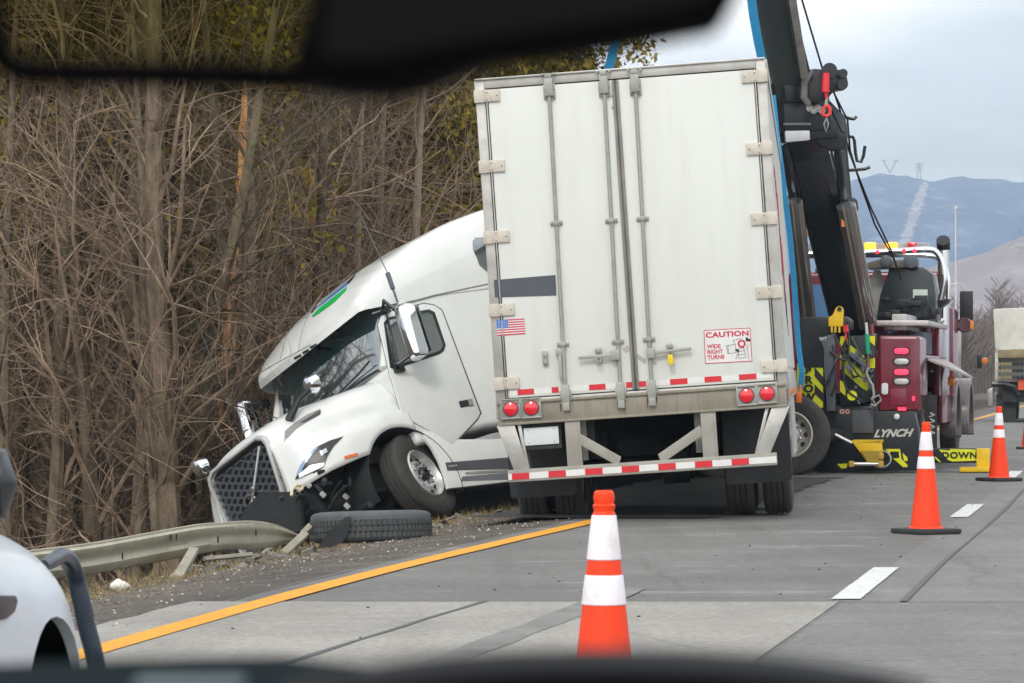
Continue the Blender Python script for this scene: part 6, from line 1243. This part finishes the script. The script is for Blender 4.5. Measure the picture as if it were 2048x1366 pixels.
    # wire ropes
    for pts in ([(1598, -20), (1645, 138)], [(1655, 146), (1684, 232), (1697, 300), (1712, 340), (1740, 412), (1782, 500), (1802, 560)], [(1665, 180), (1695, 240), (1700, 300), (1718, 360), (1750, 450), (1789, 520)]):
        mb = MB().tube([at(*q, 46.2 + 3.5 * i / len(pts)) for i, q in enumerate(pts)], .014, 6); WB(mb, 'wire_rope', M_['black'], smooth=True)
build_wrecker()
# recovery straps
def strap(pts, w, lab, m=M_['blue']):
    mb = MB(); n = len(pts)
    for px, py, Y in pts:
        c = at(px, py, Y); h = w if isinstance(w, (int, float)) else w
        mb.v += [tuple(c + Vector((-h / 2, 0, 0))), tuple(c + Vector((h / 2, .02, 0))), tuple(c + Vector((h / 2, .035, 0))), tuple(c + Vector((-h / 2, .015, 0)))]
    for i in range(n - 1):
        for k in range(4): mb.f.append((i * 4 + k, i * 4 + (k + 1) % 4, i * 4 + 4 + (k + 1) % 4, i * 4 + 4 + k))
    mb.f += [(3, 2, 1, 0), (n * 4 - 4, n * 4 - 3, n * 4 - 2, n * 4 - 1)]
    tag(mb.build('recovery_strap', m, smooth=False), lab, 'strap')
strap([(1500, -30, 41.5), (1507, 30, 41.6), (1516, 80, 41.7), (1524, 118, 41.8)], .11, 'broad blue strap running from the boom down to the trailer roof corner')
strap([(1236, 60, 44.5), (1228, 96, 44.6), (1221, 124, 44.7), (1214, 152, 44.8)], .12, 'blue strap slanting up from behind the middle of the trailer roof')
P_ = [(1546, 190, 45.6), (1553, 260, 45.5), (1562, 330, 45.4), (1571, 400, 45.2), (1580, 470, 45.1), (1588, 560, 45.0), (1593, 640, 44.9), (1598, 700, 44.8), (1604, 745, 44.7), (1601, 778, 44.7)]
strap(P_, .075, 'long blue strap hanging down along the right side wall of the trailer')
mb = MB(); mb.box(at(1597, 795, 44.7), (.08, .06, .13)); mb.tube([at(1601, 770, 44.7), at(1598, 790, 44.7)], .02, 6); tag(mb.build('orange_hook', mat('orange hook', (.9, .18, .03), .5), bev=.01), 'small orange hook at the foot of the hanging blue strap', 'hook')
# ---------------------------------------------------------------- dump truck ahead
def dump():
    DF = frame((((2046 - 1024) / F * 95) + .05, 95, 0), -R(11)); T = thing('dump_truck', 'white dump truck loaded with tan pipes standing far ahead at the right edge', 'dump truck', DF)
    q = lambda px, py, y=0: hit(DF, px, py, 1, y)
    def rp(name, pxs, m, y=0, th=.05, parent=T, bev=0): return MB().prism([(q(px, py, y).x, q(px, py, y).z) for px, py in pxs], y, y + th, 1).build(name, m, parent, bev=bev)
    a = q(1986, 616); b = q(1986, 768); w = 1.25; x0 = a.x
    mb = MB(); mb.bb((x0, 1.2, q(0, 700, 0).z), (x0 + 2.6, 6.5, a.z)); bed = mb.build('dump_body', M_['palewhite'], T, bev=.05)
    rp('tail_frame', [(1986, 618), (2110, 612), (2110, 700), (1990, 700)], M_['palewhite'], .9, .1, T, .05)
    mb = MB(); z1 = q(1992, 700).z; z0 = q(1992, 762).z; mb.bb((x0 + .05, 0, z0), (x0 + .14, 1.2, z1)); mb.bb((x0 + .05, 0, z1 - .1), (x0 + 2.5, 1.2, z1)); mb.bb((x0 + .14, .7, z0), (x0 + 2.5, 1.2, z1 - .1)); mb.build('rack', M_['palewhite'], T, bev=.02)
    rp('top_shelf', [(1995, 700), (2100, 696), (2100, 716), (1996, 716)], M_['tan'], -.05, .5, T, .02)
    for r_ in range(3):
        for k in range(12):
            c = q(1998 + 7.6 * k, 728 + r_ * 13.5, -.2); m = M_['tan'] if k < 4 else M_['black']
            MB().lathe([(.035, 0), (.048, 0), (.048, .12), (.001, .12), (.001, .1), (.035, .1)], 10, Matrix.Translation(c) @ REAR).build('pipe_end', m, T)
    rp('shelf_edge', [(1994, 757), (2100, 755), (2100, 762), (1994, 764)], mat('pale edge', (.5, .48, .44), .6), -.15, .1)
    mb = MB(); P = [q(1984, 768, -.1), q(2010, 768, -.1), q(2030, 775, -.1), q(2038, 790, -.1)]; mb.tube(P, .09, 8); mb.build('rear_bumper', M_['black'], T, smooth=True)
    MB().bb((x0 + .25, 0, .55), (x0 + 2.4, 6.8, 1.15)).build('chassis', M_['under'], T); rp('mud_flap', [(1992, 790), (2032, 790), (2032, 846), (1994, 840)], M_['flap'], .2, .03); rp('red_sign', [(2036, 757), (2056, 755), (2056, 780), (2036, 780)], mat('orange red sign', (.7, .1, .04), .5), -.25, .02)
    for y in (1.2, 2.5, 7.4):
        for x in (x0 + .2, x0 + 2.4): wheel_simple(T, (x, y, .5), x > 1)
    rp('silver_tank', [(1974, 780), (1986, 774), (1988, 812), (1976, 812)], M_['satin'], 2.0, .4, T, .05)
    MB().bb((x0 + .15, 6.9, .9), (x0 + 2.45, 9.4, 2.7)).build('cab', M_['palewhite'], T, bev=.15, seg=3)
    mr = rp('side_mirror', [(1953, 709), (1964, 709), (1964, 738), (1954, 736)], M_['black'], 7.0, .1, T, .02); MB().tube([q(1964, 722, 7.0), q(1978, 705, 7.0)], .025, 6).build('mirror_arm', M_['grey'], mr); c = q(1970, 722, 6.8); MB().lathe([(.001, 0), (.10, 0), (.08, .05), (.001, .06)], 14, Matrix.Translation(c) @ REAR).build('amber_lamp', M_['amberlit'] if False else M_['amber'], T, smooth=True)
dump()
# ---------------------------------------------------------------- white patrol car at lower left
def patrol():
    PF = frame((-.918, 7.0, 0), -R(3.7)); T = thing('patrol_car', 'white car with a black push bar, at the lower left corner', 'car', PF)
    # local: x right (0 = right flank), y forward (0 = front wheel axis)
    mb = MB(); m = M_['carwhite']; secs = []
    # stations along y with half body profile x(from centre -0.93) -> list of (x,z)
    def sec(y, hood, sh, wmax, nose): return y, [(-.93, hood), (-.45, hood - .01), (-.16, hood - .05), (-.045, sh), (0, sh - .16), (.0, .52), (-.03, .30), (-.93, .25)]
    st = [(-4.4, 1.05, .95), (-3.6, 1.08, .98), (-2.2, 1.07, .98), (-1.25, 1.06, .97), (-.7, 1.10, 1.02), (-.2, 1.06, .985), (.25, 1.01, .93), (.62, .93, .84), (.92, .78, .68)]
    J = 8; kx = []
    for y, h, s in st:
        nx = -.0 if y < .2 else -(y - .2) ** 2 * .55
        kx.append((y, [(-.93, h + .03), (-.45 + nx * .5, h + .015), (-.20 + nx, h - .03), (-.06 + nx, s - .03), (nx, s - .17), (nx + .005, .52), (nx - .03, .30), (-.93, .25)]))
    ys = sorted(set(fr(-4.4, .92, 90) + [-.4151, -.4149, -.41, .41, .4149, .4151])); rows = []
    for y in ys:
        t = 0
        for i in range(len(kx) - 1):
            if kx[i][0] <= y <= kx[i + 1][0]: t = i + (y - kx[i][0]) / (kx[i + 1][0] - kx[i][0])
        s_ = [cr([k[1][j] for k in kx], t) for j in range(J)]; P = [cr(s_, (J - 1) * k / 60) for k in range(61)]
        zl = (.40 + math.sqrt(.415 ** 2 - y * y)) if abs(y) < .415 else .31   # wheel arch or sill
        Q = [P[0]]
        for a_, b_ in zip(P, P[1:]):
            if b_[1] < zl: f_ = (a_[1] - zl) / max(1e-6, a_[1] - b_[1]); Q.append([a_[0] + (b_[0] - a_[0]) * f_, zl]); break
            Q.append(b_)
        D = [0]
        for a_, b_ in zip(Q, Q[1:]): D.append(D[-1] + math.hypot(b_[0] - a_[0], b_[1] - a_[1]))
        R_ = []; i_ = 0
        for s in range(46):
            tg = D[-1] * s / 45
            while i_ < len(D) - 2 and D[i_ + 1] < tg: i_ += 1
            f_ = (tg - D[i_]) / max(1e-9, D[i_ + 1] - D[i_]); R_.append([Q[i_][0] + (Q[i_ + 1][0] - Q[i_][0]) * f_, Q[i_][1] + (Q[i_ + 1][1] - Q[i_][1]) * f_])
        xe = R_[-1][0]; P = R_ + [[xe + (-.40 - xe) * s / 15, zl] for s in range(1, 16)]
        rows.append([(p[0], y, p[1]) for p in P])
    k = 61
    for r_ in rows: mb.v += r_
    n0 = len(mb.v)
    for r_ in rows: mb.v += [(-1.86 - p[0], p[1], p[2]) for p in r_]
    for h in (0, n0):
        for i in range(len(rows) - 1):
            for j in range(k - 1): mb.f.append((h + i * k + j, h + i * k + j + 1, h + (i + 1) * k + j + 1, h + (i + 1) * k + j))
        mb.f.append(tuple(h + (len(rows) - 1) * k + j for j in range(k)))
    body = mb.build('body', m, T, smooth=True, ang=50)
    gh = MB(); gh.prism([(-3.9, 1.05), (-1.1, 1.02), (-1.9, 1.50), (-3.5, 1.52)], -1.72, -.14, 0); gh.build('cabin', M_['glass'], T, bev=.06, seg=3)
    mw = Matrix.Translation((-.17, 0, .37)) @ Matrix.Rotation(pi / 2, 4, 'Y'); w = MB().lathe(tyre_profile(.37, .22, .23), 44, mw, close=True).build('wheel', M_['flap'], T, smooth=True); MB().lathe([(.23, .09), (.225, .11), (.20, .08), (.10, .04), (.09, .07), (.001, .075)], 30, mw).build('hub_cap', M_['galv'], w, smooth=True)
    for y in (0, -2.9):
        for x in ((-1.72, -.14) if y else (-1.72,)): wheel_simple(T, (x, y, .35), False)
    MB().bb((-1.5, -.5, .3), (-.41, .5, .8)).build('wheel_well', M_['under'], T)
    ln = MB(); q = [(cos(pi * i / 30) * .412, .40 + sin(pi * i / 30) * .412) for i in range(31)]
    for (a, b), (c, d) in zip(q, q[1:]): ln.add([(-.02, a, b), (-.02, c, d), (-.42, c, d), (-.42, a, b)], [(0, 1, 2, 3)])
    ln.build('arch_liner', M_['cabin'], T, smooth='merge')
    v = MB(); pts = [(hit(PF, px, py, 0, .003).y, hit(PF, px, py, 0, .003).z) for px, py in ((-22, 1190), (30, 1191), (34, 1202), (28, 1224), (12, 1238), (-22, 1246))]; v.prism(pts, -.02, .006, 0); v.build('side_vent', M_['black'], T, bev=.004)
    mc = at(-62, 968, 5.8); mb = MB(); mb.lathe([(.001, -.10), (.05, -.09), (.062, -.02), (.058, .06), (.001, .08)], 20, PF.inverted() @ (Matrix.Translation(mc) @ Matrix.Rotation(pi / 2, 4, 'Y'))); mb.build('side_mirror', M_['black'], T, smooth=True)
    # push bar: one side hoop with a brace to the hood
    Y = 10.0; up = lambda x, y, Yq=Y: PF.inverted() @ at(x, y, Yq)
    pb = MB(); K = [list(up(*p)) for p in ((86, 1132, 7.8), (104, 1122, 7.9), (122, 1112, 8.05), (138, 1122, 8.15), (152, 1158, 8.2), (164, 1205, 8.2), (174, 1255, 8.2), (186, 1300, 8.2), (196, 1352, 8.2), (200, 1420, 8.1))]
    P = [cr(K, 9 * i / 40) for i in range(41)]; pb.tube(P, [.014 + .008 * min(1, i / 14) for i in range(41)], 12)
    pbr = pb.build('push_bar', mat('black blue gloss bar', (.010, .020, .035), .35), T, smooth=True)
    d = Vector((-.8, .0, 0)); mb = MB()
    for i in (37,): mb.tube([Vector(P[i]), Vector(P[i]) + d], .02, 8)
    mb.build('cross_tube', M_['black'], pbr, smooth=True)
patrol()
# ---------------------------------------------------------------- inside the car the photograph was taken from
def cabin():
    # rear-view mirror hanging at the top of the windscreen
    Y = .62; S = Y / F
    rm = thing('rear_view_mirror', 'black rear-view mirror out of focus at the top of the windscreen', 'mirror', Matrix.Translation((at(1030, 60, Y))))
    I = Matrix.Translation(-at(1030, 60, Y))
    out = [(585, 150), (560, 150), (600, 60), (625, -30), (640, -170), (1480, -170), (1478, -40), (1474, 0), (1462, 22), (1440, 36), (1300, 62), (1100, 96), (960, 112), (900, 140), (850, 162), (780, 174), (690, 172), (620, 164)]
    out = out[2:]; out = [(578, 118)] + out + [(588, 150)]
    P = [at(x, y, Y) for x, y in out]; mb = MB(); k = len(P); mb.add([p for p in P] + [p + Vector((0, .035, 0)) for p in P], [tuple(range(k)), tuple(range(2 * k - 1, k - 1, -1))] + [(i, (i + 1) % k, (i + 1) % k + k, i + k) for i in range(k)])
    b = mb.build('mirror_housing', M_['cabin'], rm, bev=.0015, M=I)
    G = [at(x, y, Y - .001) for x, y in [(640, 90), (690, -150), (1440, -150), (1425, -10), (1380, 14), (1200, 44), (1000, 72), (860, 96), (740, 118), (660, 118)]]
    mb = MB(); k = len(G); mb.add(G + [p + Vector((0, .0012, 0)) for p in G], [tuple(range(k)), tuple(range(2 * k - 1, k - 1, -1))] + [(i, (i + 1) % k, (i + 1) % k + k, i + k) for i in range(k)]); mb.build('mirror_glass', mat('dimmed mirror glass', (.002, .002, .002), .25, spec=.08), b)
    # tinted swing panel with black rim at the upper left
    tv = thing('tinted_visor_panel', 'black rimmed tinted see-through panel out of focus at the upper left', 'visor', Matrix.Translation(at(300, 60, .66))); I2 = Matrix.Translation(-at(300, 60, .66)); Y2 = .66
    mb = MB(); rim = [at(x, y, Y2) for x, y in [(-16, -200), (-14, -60), (-12, 40), (2, 110), (40, 140), (120, 146), (300, 148), (480, 152), (640, 158)]]; Q = [cr([list(p) for p in rim], 8 * i / 40) for i in range(41)]; mb.tube(Q, [.0028 + .0001 * min(1, i / 25) for i in range(41)], 10); mb.build('rim', M_['cabin'], tv, M=I2, smooth=True)
    gm = bpy.data.materials.new('amber tint film'); gm.use_nodes = True; nt = gm.node_tree; nt.nodes.clear(); o = nt.nodes.new('ShaderNodeOutputMaterial'); t = nt.nodes.new('ShaderNodeBsdfTransparent'); t.inputs[0].default_value = (.52, .53, .34, 1); nt.links.new(t.outputs[0], o.inputs[0])
    mb = MB(); pn = [at(x, y, Y2 + .0005) for x, y in [(-16, -200), (-14, 40), (2, 108), (40, 140), (640, 156), (700, -200)]]; k = len(pn); mb.add(pn, [tuple(range(k))]); mb.build('tinted_film', gm, tv, M=I2)
    # dashboard with instrument hood
    db = thing('dashboard', 'dark dashboard and instrument hood blurred along the bottom of the view', 'dashboard', Matrix.Translation((0, .8, 1.0)))
    I3 = Matrix.Translation((0, -.8, -1.0)); mb = MB()
    n = 48; prof = []
    for i in range(n + 1):
        px = 560 + (1860 - 560) * i / n; u = (px - 1215) / 640; top = 1290 + 46 * abs(u) ** 2.4 * 1.5; prof.append((px, top))
    for (Yq, dz) in ((.66, 40), (.68, 12), (.71, 0), (.76, 6), (.80, 24)):
        for px, t in prof: mb.v.append(tuple(at(px, t + 6 + dz, Yq)))
    m_ = n + 1
    for r_ in range(4):
        for i in range(n): mb.f.append((r_ * m_ + i, r_ * m_ + i + 1, (r_ + 1) * m_ + i + 1, (r_ + 1) * m_ + i))
    s0 = len(mb.v)
    for px, t in prof: mb.v.append(tuple(at(px, 1600, .64)))
    for i in range(n): mb.f.append((s0 + i, s0 + i + 1, i + 1, i))
    mb.build('instrument_hood', mat('instrument hood plastic', (.0015, .0015, .0025), .6, spec=.06), db, M=I3, smooth=True)
    mb = MB(); K = [(-300, 1335), (0, 1328), (200, 1320), (400, 1314), (560, 1312), (640, 1322), (760, 1334)]
    for px, py in K:
        a = at(px, py, .86); mb.v += [tuple(a), tuple(a + Vector((0, .05, -.012))), tuple(a + Vector((0, 0, -.05)))]
    for i in range(len(K) - 1): mb.f += [(i * 3, i * 3 + 3, i * 3 + 4, i * 3 + 1), (i * 3 + 2, i * 3 + 5, i * 3 + 3, i * 3)]
    mb.build('dash_edge', mat('teal black dash edge', (.010, .022, .028), .5, spec=.3), db, M=I3, smooth=True)
    MB().box(at(380, 1366, .84) + Vector((0, 0, -.0005)), (.026, .02, .003)).build('dash_trim', mat('steel blue trim', (.05, .085, .095), .5), db, M=I3, bev=.001)
cabin()
# ---------------------------------------------------------------- air
def haze():
    mb = MB().bb((-9000, -400, -60), (9000, 4250, 320)); hz = mb.build('haze', bpy.data.materials.new('haze')); m = hz.data.materials[0]; m.use_nodes = True; nt = m.node_tree; nt.nodes.clear()
    o = nt.nodes.new('ShaderNodeOutputMaterial'); v = nt.nodes.new('ShaderNodeVolumePrincipled'); v.inputs['Color'].default_value = (.68, .84, 1, 1); v.inputs['Density'].default_value = .00031; v.inputs['Anisotropy'].default_value = .1
    nt.links.new(v.outputs[0], o.inputs['Volume']); tag(hz, 'thin pale air that deepens the blue painted on the far hills', 'haze', kind='stuff')
haze()
SC.render.engine = 'CYCLES'; SC.cycles.volume_bounces = 0
